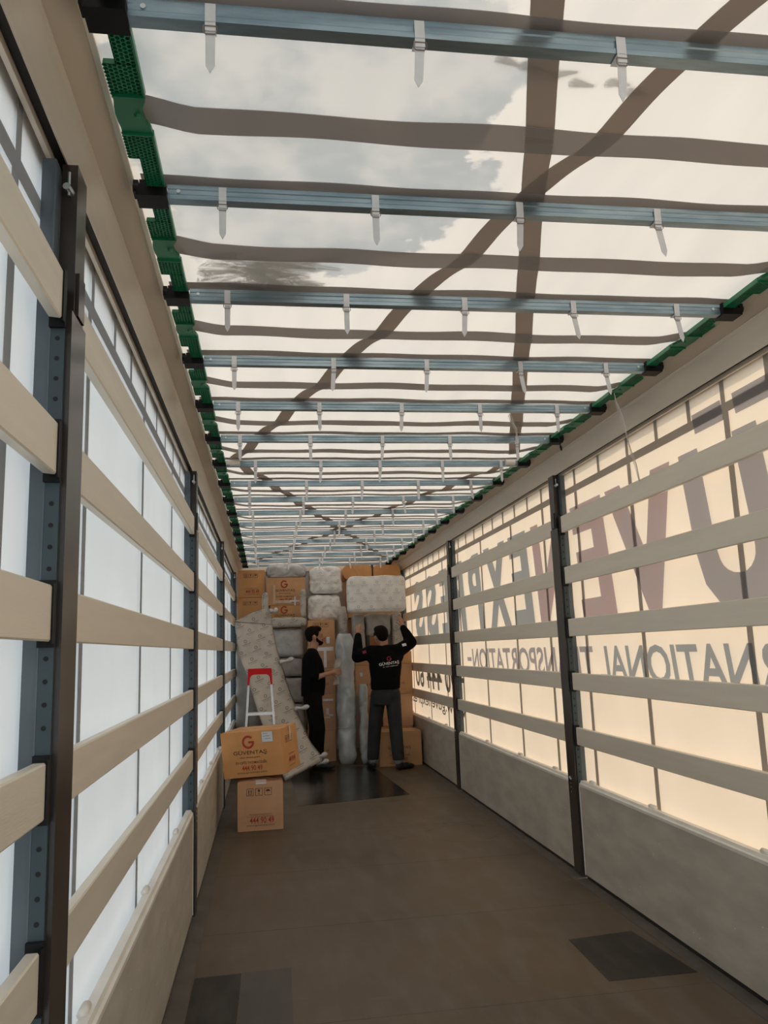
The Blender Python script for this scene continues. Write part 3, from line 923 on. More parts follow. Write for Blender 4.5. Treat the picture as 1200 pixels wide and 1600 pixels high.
# column beside the standing worker
E1 = carton('carton with handling marks at the top of the column beside the standing worker', 1.03, 1.405, 11.5, .6, 1.588, 1.95, 0, 'kraft', 'care')
mm = MB(); mm.box(.255, .30, -.009, -.0078, .03, .12); mm.build('paper_label', 'paper', E1)
E2 = carton('taped carton in the column right of the bearded worker, second from top', 1.022, 1.40, 11.5, .6, 1.28, 1.584, 0, 'kraft_b', 'plain')
mm = MB(); mm.box(.22, .26, -.009, -.0078, .0, .28); mm.box(.02, .36, -.0095, -.0091, .235, .285); mm.build('tape_strip', 'tape_white', E2)
carton('plain carton in the column right of the bearded worker, third from top', 1.018, 1.396, 11.5, .6, .925, 1.276, 0, 'kraft_b', 'faint')
E4 = carton('crumple-taped carton in the column right of the bearded worker, fourth from top', 1.012, 1.392, 11.5, .6, .42, .921, 0, 'kraft_b', 'plain')
for a, b, c, d in ((.20, .35, .40, .425), (.245, .285, .215, .30), (.285, .345, .19, .215), (.22, .30, .165, .18)):
    mm = MB(); mm.box(a, b, -.0095, -.008, c, d); mm.build('tape_strip', 'tape_white', E4)
carton('carton at the foot of the column behind the bearded worker', 1.006, 1.384, 11.5, .6, 0, .416, 0, 'kraft_b', 'faint')

# cartons behind the lifting worker
carton('upper right carton behind the lifting worker beside the right wall', 2.06, 2.47, 11.3, .6, 1.30, 1.47, 0, 'kraft', 'plain')
carton('upper carton left of the lifting worker under the grey covered chair', 1.665, 2.044, 11.3, .6, 1.30, 1.47, 0, 'kraft_b', 'plain')
I2 = carton('carton with a paper slip left of the lifting worker at waist height', 1.665, 2.044, 11.28, .6, .885, 1.296, 0, 'kraft_b', 'faint')
mm = MB(); mm.box(.06, .095, -.009, -.0078, .26, .31); mm.build('paper_label', 'paper', I2)
carton('waist-high carton right of the lifting worker against the lettered curtain', 2.06, 2.465, 11.28, .6, .885, 1.296, 0, 'kraft', 'faint')
carton('pale carton right of the lifting worker above the floor logo carton', 2.03, 2.45, 11.26, .6, .45, .881, 0, 'kraft_b', 'plain')
carton('dark carton seen between the lifting worker legs', 1.80, 2.01, 11.30, .55, .45, .881, 0, 'kraft', 'plain')
carton('low carton hidden behind the floor logo carton', 1.80, 2.44, 11.26, .6, 0, .446, 0, 'kraft', 'plain')

# long paper-wrapped carton bundle on top right
def rounded_slab(m, x0, x1, y0, y1, z0, z1, r, mi=0, seg=5):
    P = []
    for cx, cz, a0 in ((x1 - r, z0 + r, -90), (x1 - r, z1 - r, 0), (x0 + r, z1 - r, 90), (x0 + r, z0 + r, 180)):
        for i in range(seg + 1):
            a = math.radians(a0 + 90 * i / seg)
            P.append((cx + r * math.cos(a), cz + r * math.sin(a)))
    m.prism_y(P, y0, y1, mi)
t = thing('wrapped_bundle', 'long brown paper bundle with rounded ends tied in the middle, top right', 'parcel', (2.045, 12.2, 2.57))
m = MB(); rounded_slab(m, -.445, -.012, -.2, .4, 0, .215, .07); m.build('paper_roll', 'kraft_c', t)
m = MB(); rounded_slab(m, .012, .43, -.2, .4, 0, .205, .07); m.build('paper_roll', 'kraft_c', t)
m = MB(); m.box(-.0115, .0115, -.204, .4, .002, .212); m.build('tie_band', 'ladder_black', t)
m = MB()
m.tube([(-.36 + .10 * math.cos(a) * .9, -.206, .10 + .11 * math.sin(a)) for a in [math.radians(60 + 12 * i) for i in range(16)]], .004, 6)
m.tube([(-.30, -.206, .20), (-.24, -.206, .10), (-.20, -.206, .01)], .004, 6)
m.build('string', 'tape', t)
carton('tall plain carton behind the white parcel under the brown bundle', 1.655, 2.445, 12.0, .6, 1.99, 2.566, 0, 'kraft', 'plain')
carton('hidden carton supporting the tall plain carton behind the chair', 1.70, 2.44, 12.0, .6, 1.475, 1.986, 0, 'kraft', 'plain')

# ------------------------------------------------------------------ cargo: soft wrapped parcels
def soft_box(w, d, h, r, bulge, amp, freq, seed, n=14, crease=.0, taper=0.0):
    """rounded, bulging, wrinkled parcel standing on z=0, centred in x and y"""
    bm = bmesh.new()
    bmesh.ops.create_cube(bm, size=2)
    bmesh.ops.subdivide_edges(bm, edges=bm.edges, cuts=n, use_grid_fill=True)
    H = Vector((w / 2, d / 2, h / 2))
    rr = min(r, H.x * .95, H.y * .95, H.z * .95)
    for v in bm.verts:
        p = v.co.copy()
        q = Vector((p.x * H.x, p.y * H.y, p.z * H.z))
        c = Vector((max(-(H.x - rr), min(H.x - rr, q.x)), max(-(H.y - rr), min(H.y - rr, q.y)), max(-(H.z - rr), min(H.z - rr, q.z))))
        dlt = q - c
        nrm = dlt.normalized() if dlt.length > 1e-6 else Vector((0, 0, 0))
        q = c + nrm * rr if dlt.length > 1e-6 else q
        ax = [abs(p.x), abs(p.y), abs(p.z)]
        b = 1.0
        k = ax.index(max(ax))
        for i in range(3):
            if i != k: b *= 1 - ax[i] ** 2
        out = Vector([(1 if p[i] > 0 else -1) if i == k else 0 for i in range(3)])
        if k == 2 and p.z < 0: b = 0
        q += out * bulge * b
        nn = noise.noise(q * freq + Vector((seed, seed * 2.3, 0)))
        cr = 1 - abs(noise.noise(q * freq * .8 + Vector((seed * 3.1, 5, seed)))) * 4
        nv = nrm if nrm.length > 0 else out
        if not (k == 2 and p.z < 0):
            q += nv * (nn * amp - max(0, cr) * crease)
        q.x *= 1 - taper * (p.z * .5 + .5)
        q.z += h / 2
        if q.z < 0: q.z = 0
        v.co = q
    me = bpy.data.meshes.new('wrapped_parcel')
    bm.to_mesh(me); bm.free()
    for p in me.polygons: p.use_smooth = True
    return me

def parcel(name, label, cat, part, loc, size, r, bulge, amp, freq, seed, mat, rz=0.0, crease=.008, n=14, rot=None, taper=0, group='grey wrapped parcels in the cargo'):
    t = thing(name, label, cat, loc, rz, group)
    if rot: t.rotation_euler = rot
    me = soft_box(*size, r, bulge, amp, freq, seed, n, crease, taper)
    me.materials.append(MAT[mat])
    obj(part, me, t)
    return t

def knot(t, p, q, r=.022):
    """twisted, tied end of the wrap"""
    p, q = Vector(p), Vector(q)
    m = MB()
    pts = [p.lerp(q, k) + Vector((0, 0, .004 * math.sin(9 * k))) for k in (0, .2, .42, .55, .72, .88, 1)]
    m.tube(pts, [r * 1.3, r * .8, r * .55, r * .8, r * 1.25, r * 1.1, r * .35], 9)
    m.build('tied_end', 'knot', t, smooth=True)

parcel('wrapped_bundle', 'grey shiny rolled bundle on top of the large logo carton', 'bundle', 'wrap', (.748, 12.12, 2.605), (.58, .40, .215), .09, .005, .022, 9, 1.2, 'wrap_grey', crease=.022, n=26)
t = parcel('wrapped_bundle', 'upper of two white wrapped bags stacked above the carton column', 'bundle', 'wrap', (1.325, 12.05, 2.352), (.475, .44, .40), .075, .012, .020, 7, 3.3, 'wrap_white', crease=.022, n=26)
t = parcel('wrapped_bundle', 'lower of two white wrapped bags, resting on the carton column', 'bundle', 'wrap', (1.292, 12.03, 1.953), (.48, .46, .375), .07, .010, .020, 7, 6.1, 'wrap_white', crease=.022, n=26)
# frame wrapped in printed paper, in front of the cartons
t = thing('wrapped_furniture', 'grey wrapped U-shaped frame around the half-hidden logo carton', 'frame', (.752, 11.72, 1.872))
for nm, a in (('frame_rail', (.0, 0, 0, .52, .15, .135)), ('frame_post', (.222, 0, .136, .078, .12, .405)), ('frame_post', (-.325, 0, .136, .085, .12, .37))):
    me = soft_box(a[3], a[4], a[5], .035, .004, .010, 14, a[0] + 2, 9, .006); me.materials.append(MAT['wrap'])
    obj(nm, me, t, (a[0], 0, a[2]))
# soft goods stacked under the frame
zs = [(0, .40), (.423, .78), (.803, 1.15), (1.173, 1.43), (1.453, 1.845)]
for i, (a, b) in enumerate(zs):
    parcel('wrapped_bundle', ['lowest grey wrapped bundle behind the leaning parcel', 'second lowest grey wrapped bundle behind the leaning parcel', 'middle grey wrapped bundle left of the bearded worker',
           'fourth grey wrapped bundle up, left of the bearded worker', 'shiny grey wrapped bundle just under the wrapped frame'][i], 'bundle', 'wrap', (.735, 12.0, a), (.47, .56, b - a), .045, .012, .010, 7, 10 + i * 2.7, 'wrap_plain' if i < 4 else 'wrap_grey', crease=.010)
# tall block under the left cartons, and the pale panel before it
parcel('wrapped_cabinet', 'tall grey wrapped cabinet under the two left cartons', 'cabinet', 'wrap', (.235, 12.32, 0), (.36, .52, 1.905), .03, .006, .006, 5, 21, 'wrap_plain', crease=.006, n=12)
t = parcel('wrapped_furniture', 'pale brown wrapped panel standing between the left wall and leaning parcel', 'panel', 'wrap', (.165, 11.5, 0), (.30, .14, 1.62), .03, .004, .008, 6, 25, 'wrap_plain', crease=.008)

# the long leaning parcel: a bent slab lofted between its two edges
Rg = [(.502, 11.2, 1.901), (.561, 11.05, 1.568), (.686, 10.8, 1.102), (.842, 10.6, .657), (.969, 10.4, .348), (1.122, 10.3, .16)]
Lf = [(.012, 11.0, 1.948), (.083, 10.8, 1.487), (.184, 10.6, 1.247), (.325, 10.3, .795), (.502, 10.1, .317), (.65, 9.88, .004)]
def poly_at(P, t):
    d = [0]
    for a, b in zip(P[:-1], P[1:]): d.append(d[-1] + (Vector(b) - Vector(a)).length)
    t *= d[-1]
    for i in range(len(P) - 1):
        if t <= d[i + 1] + 1e-9:
            return Vector(P[i]).lerp(Vector(P[i + 1]), (t - d[i]) / (d[i + 1] - d[i]))
    return Vector(P[-1])
c_root = thing('leaning_parcel', 'long printed grey wrapped parcel leaning against the left cargo stack', 'parcel', (.88, 10.1, 0))
nu, nv = 10, 34
front, back = [], []
for j in range(nv + 1):
    v = j / nv
    a = (poly_at(Lf, max(0, v - .02)) + poly_at(Lf, v) + poly_at(Lf, min(1, v + .02))) / 3
    b = (poly_at(Rg, max(0, v - .02)) + poly_at(Rg, v) + poly_at(Rg, min(1, v + .02))) / 3
    nrm = Vector((.18, .93, .30)).normalized()
    for i in range(nu + 1):
        u = i / nu
        p = a.lerp(b, u)
        edge = (1 - abs(2 * u - 1) ** 4) * (1 - abs(2 * v - 1) ** 10)
        wr = noise.noise(p * 6) * .010 - max(0, 1 - abs(noise.noise(p * 4 + Vector((4, 2, 1)))) * 5) * .010
        f = p - nrm * (.022 * edge + wr * edge)
        g = p + nrm * (.13 * (1 - .35 * abs(2 * u - 1) ** 6))
        f.z, g.z = max(f.z, .002), max(g.z, .002)
        front.append(f - Vector((.88, 10.1, 0))); back.append(g - Vector((.88, 10.1, 0)))
m = MB()
N = (nu + 1)
fs_ = [(j * N + i, j * N + i + 1, (j + 1) * N + i + 1, (j + 1) * N + i) for j in range(nv) for i in range(nu)]
off = len(front)
fs_ += [(off + j * N + i, off + (j + 1) * N + i, off + (j + 1) * N + i + 1, off + j * N + i + 1) for j in range(nv) for i in range(nu)]
for j in range(nv):
    fs_ += [(j * N, (j + 1) * N, off + (j + 1) * N, off + j * N), (j * N + nu, off + j * N + nu, off + (j + 1) * N + nu, (j + 1) * N + nu)]
for i in range(nu):
    fs_ += [(i, off + i, off + i + 1, i + 1), (nv * N + i, nv * N + i + 1, off + nv * N + i + 1, off + nv * N + i)]
m.add(front + back, fs_)
m.build('wrap', 'wrap', c_root, smooth=True)
fl = MB()     # folded-over top flap of the wrap
fp = [(.012, 11.0, 1.948), (.14, 11.06, 2.005), (.28, 11.12, 2.075), (.40, 11.15, 2.112), (.515, 11.2, 2.10), (.502, 11.2, 1.90)]
fl.add([Vector(p) - Vector((.88, 10.1, 0)) for p in fp] + [Vector(p) - Vector((.88, 9.98, 0)) for p in fp], [(0, 1, 2, 3, 4, 5), (11, 10, 9, 8, 7, 6)] + [(i, i + 6, (i + 1) % 6 + 6, (i + 1) % 6) for i in range(6)])
fl.build('top_flap', 'wrap', c_root)
o_ = Vector((.88, 10.1, 0))
knot(c_root, Vector((.50, 11.19, 2.08)) - o_, Vector((.60, 11.15, 2.09)) - o_, .03)
knot(c_root, Vector((.62, 10.93, 1.385)) - o_, Vector((.80, 10.85, 1.425)) - o_, .026)
knot(c_root, Vector((.80, 10.63, .79)) - o_, Vector((.975, 10.55, .815)) - o_, .026)
knot(c_root, Vector((1.02, 10.36, .20)) - o_, Vector((1.175, 10.28, .25)) - o_, .026)
knot(c_root, Vector((1.05, 10.34, .13)) - o_, Vector((1.19, 10.26, .17)) - o_, .026)

# silver film rolls
def film_roll(label, loc, size, seed, mat='wrap_silver', rot=None, pinch=(.28, .62)):
    t = thing('wrapped_roll', label, 'roll', loc, 0, 'film-wrapped rolls in the cargo')
    if rot: t.rotation_euler = rot
    w, d, h = size
    m = MB(); n, k = 26, 40
    vs_ = []
    for j in range(k + 1):
        v = j / k
        s = 1 - .35 * max(0, abs(v - .5) - .44) / .06
        for pz in pinch: s *= 1 - .10 * math.exp(-((v - pz) / .02) ** 2)
        for i in range(n):
            a = 2 * math.pi * i / n
            e = 3.2
            ca, sa = math.cos(a), math.sin(a)
            rr = (abs(ca) ** e + abs(sa) ** e) ** (-1 / e)
            q = Vector((ca * rr * w / 2 * s, sa * rr * d / 2 * s, v * h))
            q += Vector((ca, sa, 0)) * (noise.noise(Vector((q.x * 9, q.y * 9, q.z * 4 + seed))) * .022 - max(0, 1 - 5 * abs(noise.noise(Vector((q.x * 8, seed, q.z * 5))))) * .012)
            vs_.append(q)
    fs_ = [(j * n + i, j * n + (i + 1) % n, (j + 1) * n + (i + 1) % n, (j + 1) * n + i) for j in range(k) for i in range(n)]
    fs_ += [tuple(range(n - 1, -1, -1)), tuple(range(k * n, (k + 1) * n))]
    m.add(vs_, fs_)
    m.build('film_wrap', mat, t, smooth=True)
    for pz in pinch:
        b = MB()
        b.tube([(w * .47 * math.cos(a), d * .47 * math.sin(a), pz * h) for a in [2 * math.pi * i / 20 for i in range(21)]], .006, 5)
        b.build('tape_band', 'tape_white', t)
    return t
film_roll('tall silver film-wrapped roll standing between the two workers', (1.505, 11.13, 0), (.255, .24, 1.74), 1.0)
film_roll('shorter silver roll leaning on the right of the tall roll', (1.737, 11.06, 0), (.125, .16, 1.05), 4.0, pinch=(.5,))
film_roll('dull grey narrow roll beside the lifting worker left leg', (1.862, 11.175, 0), (.06, .10, .87), 7.0, 'wrap_grey', pinch=(.4, .7))
film_roll('beige wrapped tall roll behind the silver roll under the white parcel', (1.53, 11.62, 0), (.15, .17, 2.14), 9.0, 'wrap', pinch=(.5, .8))

# grey covered chair standing on the cartons, and the white parcel lifted onto it
t = thing('covered_chair', 'grey wrapped chair with dark legs under the lifted white parcel', 'chair', (2.005, 11.55, 1.472))
me = soft_box(.36, .36, .325, .05, .004, .008, 8, 31, 12, .012); me.materials.append(MAT['wrap_plain']); obj('seat', me, t, (.02, .0, .22))
me = soft_box(.17, .40, .542, .03, .003, .006, 8, 33, 10, .012); me.materials.append(MAT['wrap_plain']); obj('side_wrap', me, t, (-.262, 0, .0))
me = soft_box(.15, .40, .542, .03, .003, .006, 8, 35, 10, .012); me.materials.append(MAT['wrap']); obj('side_wrap', me, t, (.29, 0, .0))
for x in (-.13, .17):
    for y in (-.15, .15):
        m = MB(); m.box(x - .016, x + .016, y - .016, y + .016, 0, .24); m.build('leg', 'ladder_black', t)
t = parcel('wrapped_parcel', 'white printed parcel with rounded corners being lifted by the worker', 'parcel', 'wrap', (1.972, 11.18, 2.022), (.80, .34, .50), .06, .012, .008, 4, 41, 'wrap_white', crease=.007, n=24)

# ------------------------------------------------------------------ stepladder
t = thing('stepladder', 'aluminium stepladder with red top cap behind the free cartons', 'ladder', (.372, 8.35, 0))
def bar(name, p, q, w, d, mat):
    p, q = Vector(p), Vector(q)
    z = (q - p).normalized(); x = Vector((1, 0, 0)); x = (x - z * x.dot(z)).normalized(); y = z.cross(x)
    m = MB()
    vs_ = [c + x * a * w / 2 + y * b * d / 2 for c in (p, q) for a, b in ((-1, -1), (1, -1), (1, 1), (-1, 1))]
    m.add(vs_, [(0, 3, 2, 1), (4, 5, 6, 7), (0, 1, 5, 4), (1, 2, 6, 5), (2, 3, 7, 6), (3, 0, 4, 7)])
    return m.build(name, mat, t)
for s in (-1, 1):
    fr = bar('front_rail', (s * .185, -.28, 0), (s * .108, -.02, 1.27), .022, .045, 'alu')
    bar('rear_leg', (s * .17, .36, 0), (s * .105, .04, 1.27), .016, .03, 'ladder_black')
    m = MB(); m.box(s * .185 - .016, s * .185 + .016, -.31, -.255, 0, .04); m.build('rubber_foot', 'ladder_black', fr)
for z in (.22, .45, .68, .92):
    k = z / 1.27
    hw = .185 + (.108 - .185) * k; yy = -.28 + .26 * k
    m = MB(); m.bevel_box(-hw, hw, yy - .03, yy + .05, z - .013, z + .013, .005); m.build('step', 'alu', t)
m = MB()     # red cap: a deep arch
P = [(-.125, 1.20), (-.105, 1.20), (-.098, 1.27), (-.085, 1.292), (-.06, 1.302), (.06, 1.302), (.085, 1.292), (.098, 1.27), (.105, 1.20), (.125, 1.20), (.118, 1.352), (.112, 1.36), (-.112, 1.36), (-.118, 1.352)]
nP = len(P)
vs_ = [(x, -.075, z) for x, z in P] + [(x, .075, z) for x, z in P]
quads = [(0, 1, 2, 13), (2, 3, 12, 13), (3, 4, 12), (4, 5, 11, 12), (5, 6, 11), (6, 7, 10, 11), (7, 8, 9, 10)]
m.add(vs_, [tuple(q) for q in quads] + [tuple(i + nP for i in reversed(q)) for q in quads] + [(i, (i + 1) % nP, (i + 1) % nP + nP, i + nP) for i in range(nP)])
m.build('top_cap', 'red', t)

# ------------------------------------------------------------------ torn plastic film and cord
def film_strip(label, pts, w, seed):
    t = thing('plastic_strip', label, 'plastic film', pts[0], 0, 'torn film strips under the roof')
    o = Vector(pts[0]); m = MB(); n = len(pts); vs_ = []
    for i, p in enumerate(pts):
        p = Vector(p) - o
        a = seed + i * .8
        d = Vector((math.cos(a) * .4, math.sin(a), 0)) * w * (1 - .5 * i / n) / 2
        vs_ += [p - d, p + d, p + d * .3 + Vector((.006, 0, 0))]
    m.add(vs_, [(3 * i + a, 3 * i + b, 3 * i + 3 + b, 3 * i + 3 + a) for i in range(n - 1) for a, b in ((0, 2), (2, 1))])
    m.build('film', 'film', t, smooth=True)
    e = MB(); e.tube([Vector(p) - o + Vector((.004, .006 * math.sin(i * 2), 0)) for i, p in enumerate(pts)], .0022, 5); e.build('twisted_edge', 'tape_white', t)
film_strip('torn clear plastic strip hanging over the right rail near the lettering', [(2.33, 3.95, 2.845), (2.34, 3.945, 2.79), (2.355, 3.935, 2.72), (2.365, 3.925, 2.64), (2.372, 3.92, 2.57), (2.38, 3.91, 2.50), (2.395, 3.90, 2.43), (2.405, 3.90, 2.36), (2.40, 3.885, 2.325)], .035, .5)
film_strip('short torn plastic strip hanging from a roof bar by the diagonal strap', [(1.83, 4.25, 2.812), (1.85, 4.27, 2.775), (1.875, 4.28, 2.73), (1.875, 4.28, 2.68), (1.86, 4.27, 2.64)], .05, 1.5)
t = thing('hanging_cord', 'thin dark cord dangling beside the right green links', 'cord', (2.24, 4.55, 2.86))
m = MB(); m.tube([(0, 0, 0), (.002, .004, -.06), (.0, .006, -.12), (.004, .006, -.15)], .0025, 6); m.build('cord', 'bracket', t)
m = MB(); m.tube([(.004, .006, -.15), (.008, .008, -.165), (.012, .01, -.185)], [.004, .008, .004], 7); m.build('cord_end', 'bracket', t)

# ------------------------------------------------------------------ people
def solid(parts, voxel, smooth=4, factor=.5):
    """one continuous surface from overlapping volumes (tapered limbs, ellipsoids, lofted trunks)"""
    bm = bmesh.new()
    def sphere(c, r, sc=(1, 1, 1), rot=None):
        M_ = Matrix.Translation(c) @ (rot.to_4x4() if rot else Matrix()) @ Matrix.Diagonal((r * sc[0], r * sc[1], r * sc[2], 1))
        bmesh.ops.create_uvsphere(bm, u_segments=16, v_segments=10, radius=1, matrix=M_)
    for p in parts:
        if p[0] == 'c':
            pts, rs = [Vector(q) for q in p[1]], p[2]
            for q, r in zip(pts, rs): sphere(q, r)
            for a, b, ra, rb in zip(pts[:-1], pts[1:], rs[:-1], rs[1:]):
                d = b - a
                if d.length < 1e-6: continue
                M_ = Matrix.Translation((a + b) / 2) @ d.to_track_quat('Z', 'Y').to_matrix().to_4x4()
                bmesh.ops.create_cone(bm, cap_ends=True, segments=16, radius1=ra, radius2=rb, depth=d.length, matrix=M_)
        elif p[0] == 'e':
            sphere(Vector(p[1]), 1, p[2], p[3] if len(p) > 3 else None)
        elif p[0] == 'l':       # loft of elliptical sections (centre, rx, ry, z-rotation)
            n = 20; rings = []
            for c, rx, ry, rz in p[1]:
                rings.append([bm.verts.new(Vector(c) + Matrix.Rotation(rz, 3, 'Z') @ Vector((rx * math.cos(t), ry * math.sin(t), 0))) for t in [2 * math.pi * k / n for k in range(n)]])
            for a, b in zip(rings[:-1], rings[1:]):
                for k in range(n): bm.faces.new((a[k], a[(k + 1) % n], b[(k + 1) % n], b[k]))
            bm.faces.new(rings[0][::-1]); bm.faces.new(rings[-1])
    me = bpy.data.meshes.new('solid'); bm.to_mesh(me); bm.free()
    o = bpy.data.objects.new('solid', me); col.objects.link(o)
    r = o.modifiers.new('r', 'REMESH'); r.mode = 'VOXEL'; r.voxel_size = voxel
    s = o.modifiers.new('s', 'SMOOTH'); s.factor = factor; s.iterations = smooth
    dg = bpy.context.evaluated_depsgraph_get()
    res = bpy.data.meshes.new_from_object(o.evaluated_get(dg))
    bpy.data.objects.remove(o); bpy.data.meshes.remove(me)
    for p in res.polygons: p.use_smooth = True
    return res

def hand(wrist, fingers_dir, palm_n, thumb_side, curl, size=1.0):
    """palm, five separate bent fingers of unequal length, thumb from the side of the palm"""
    w = Vector(wrist); f = Vector(fingers_dir).normalized(); n = Vector(palm_n).normalized()
    n = (n - f * n.dot(f)).normalized(); s = f.cross(n).normalized() * thumb_side
    P = [('c', [w, w + f * .03], [.026 * size, .030 * size])]
    for k in range(4):
        o = (1.5 - k) * .0205 * size
        P.append(('c', [w + f * .015 + s * o * .7, w + f * .088 * size + s * o], [.017 * size, .0125 * size]))
    L = [.072, .080, .075, .058]
    for k in range(4):
        o = (1.5 - k) * .0225 * size
        b = w + f * .088 * size + s * o
        sp = f + s * (1.5 - k) * .06
        pts = [b]; d = sp.normalized()
        for seg in (.46, .30, .24):
            d = (d * math.cos(curl * .6) + n * math.sin(curl * .6)).normalized()
            pts.append(pts[-1] + d * L[k] * seg * size)
        P.append(('c', pts, [.0098 * size, .0092 * size, .0085 * size, .0072 * size]))
    b = w + f * .022 * size + s * .028 * size
    P.append(('c', [b, b + (f * .6 + s * .8 + n * .3).normalized() * .042 * size, b + (f * .85 + s * .75 + n * .5).normalized() * .075 * size], [.015 * size, .011 * size, .0085 * size]))
    return P

def xf(P, M_):
    out = []
    for p in P:
        if p[0] == 'c': out.append(('c', [M_ @ Vector(q) for q in p[1]], [r * M_.to_scale().x for r in p[2]]))
        elif p[0] == 'e': out.append(('e', M_ @ Vector(p[1]), p[2], M_.to_3x3()))
        else: out.append(p)
    return out

def head_parts(beard=False):
    """head facing +Y, chin-to-crown about .235, origin at the base of the skull centre"""
    P = [('e', (0, -.012, .135), (.077, .098, .092)), ('e', (0, .018, .075), (.062, .078, .085)), ('e', (0, .050, .028), (.038, .042, .030)),
         ('e', (0, .092, .082), (.013, .022, .016)), ('c', [(0, .086, .118), (0, .102, .085)], [.009, .012]),
         ('e', (0, .075, .130), (.055, .022, .012)), ('e', (.034, .062, .095), (.022, .022, .02)), ('e', (-.034, .062, .095), (.022, .022, .02)),
         ('e', (0, .086, .048), (.022, .010, .007)), ('e', (0, .085, .038), (.020, .011, .007))]
    for s in (-1, 1):
        P += [('e', (s * .079, -.005, .095), (.010, .020, .032)), ('e', (s * .082, -.014, .108), (.011, .013, .018))]
    return P
def hair_parts(full=True):
    P = [('e', (0, -.050, .112), (.070, .062, .068)), ('e', (0, -.022, .150), (.083, .099, .090)), ('e', (0, -.040, .142), (.078, .080, .072)), ('e', (0, .03, .195), (.066, .062, .042))]
    for s in (-1, 1): P.append(('e', (s * .066, .012, .135), (.018, .035, .036)))
    return P

def person(label, loc, pose):
    root = thing('person', label, 'person', loc)
    H = pose['head']
    body = solid(pose['body'] + xf(head_parts(), H) + pose['hands'], .0075, 5)
    body.materials.append(MAT['skin'])
    obj('body', body, root)
    for nm, parts, mat, vox, sm in pose['cloth']:
        me = solid(parts, vox, sm); me.materials.append(MAT[mat]); obj(nm, me, root)
    hm = solid(xf(hair_parts(), H), .009, 3); hm.materials.append(MAT['hair']); obj('hair', hm, root)
    if pose.get('beard'):
        bp = [('e', (0, .055, .026), (.043, .047, .032)), ('e', (0, .087, .030), (.022, .018, .014)), ('c', [(-.055, .03, .055), (-.03, .07, .03)], [.018, .018]), ('c', [(.055, .03, .055), (.03, .07, .03)], [.018, .018]),
              ('c', [(-.064, .012, .09), (-.055, .03, .055)], [.012, .018]), ('c', [(.064, .012, .09), (.055, .03, .055)], [.012, .018]), ('c', [(-.022, .092, .062), (.022, .092, .062)], [.007, .007])]
        bmh = solid(xf(bp, H), .007, 2); bmh.materials.append(MAT['hair']); obj('beard', bmh, root)
    for s in (-1, 1):
        ey, eb = MB(), MB()
        c = H @ Vector((s * .031, .083, .108)); q = H @ Vector((s * .031, .092, .108))
        ey.tube([c, q], [.008, .006], 8)
        c = H @ Vector((s * .046, .083, .128)); q = H @ Vector((s * .018, .095, .130)); eb.tube([c, q], .005, 6)
        ey.build('eye', 'eye', root); eb.build('eyebrow', 'hair', root)
    return root

def shoe(heel, toe_dir, L=.285):
    h = Vector(heel); d = Vector(toe_dir).normalized()
    s = Vector((d.y, -d.x, 0))
    R_ = Matrix((s, d, Vector((0, 0, 1)))).transposed()
    up_ = Vector((0, 0, 1))
    up_parts = [('e', h + d * .05 + up_ * .055, (.040, .062, .052), R_), ('e', h + d * .13 + up_ * .045, (.043, .09, .042), R_), ('e', h + d * .215 + up_ * .036, (.047, .068, .033), R_),
                ('c', [h + d * .05 + up_ * .07, h + d * .05 + up_ * .11], [.042, .044])]
    return up_parts

# --- the worker lifting the parcel, seen from behind, arms raised
o2 = Vector((1.97, 10.55, 0))
def v2(x, y, z): return Vector((x, y, z)) - o2
LS, RS = v2(1.80, 10.57, 1.475), v2(2.17, 10.54, 1.485)
LE, RE = v2(1.625, 10.63, 1.42), v2(2.345, 10.60, 1.585)
LW, RW = v2(1.665, 10.83, 1.715), v2(2.275, 10.82, 1.80)
LH, RH = v2(1.88, 10.56, .93), v2(2.06, 10.52, .93)
LK, RK = v2(1.822, 10.61, .50), v2(2.075, 10.47, .51)
LA, RA = v2(1.785, 10.58, .10), v2(2.075, 10.33, .10)
neck = v2(1.985, 10.56, 1.50)
trunk = [(v2(1.97, 10.54, .88), .165, .11, 0), (v2(1.97, 10.53, 1.0), .170, .12, 0), (v2(1.975, 10.53, 1.12), .182, .12, 0), (v2(1.98, 10.54, 1.28), .205, .125, 0), (v2(1.985, 10.55, 1.40), .205, .118, 0), (v2(1.985, 10.555, 1.475), .165, .09, 0), (v2(1.985, 10.56, 1.52), .07, .06, 0)]
def limb(P, R, mul=1.0, add=0.0): return ('c', P, [r * mul + add for r in R])
head2 = Matrix.Translation(v2(1.955, 10.59, 1.562)) @ Matrix.Scale(1.1, 4) @ Matrix.Rotation(-.12, 4, 'Y') @ Matrix.Rotation(.05, 4, 'X') @ Matrix.Rotation(.30, 4, 'Z')
def trunk_g(T, g, z0=None, z1=None): return ('l', [(c, rx + g, ry + g, a) for c, rx, ry, a in T if (z0 is None or c.z >= z0) and (z1 is None or c.z <= z1)])
body2 = [trunk_g(trunk, -.012), limb([neck, v2(1.968, 10.575, 1.62)], [.060, .058]),
         limb([LS, LE, LW], [.050, .038, .027]), limb([RS, RE, RW], [.050, .038, .027]),
         limb([LH, LK, LA], [.080, .052, .036]), limb([RH, RK, RA], [.080, .052, .036]),
         limb([LA, LA + Vector((-.02, .12, -.05))], [.036, .03]), limb([RA, RA + Vector((.10, .07, -.05))], [.036, .03])]
hands2 = hand(LW, (.05, .35, .9), (.6, .8, -.2), -1, .35) + hand(RW, (-.12, .30, .92), (-.6, .8, -.2), 1, .35)
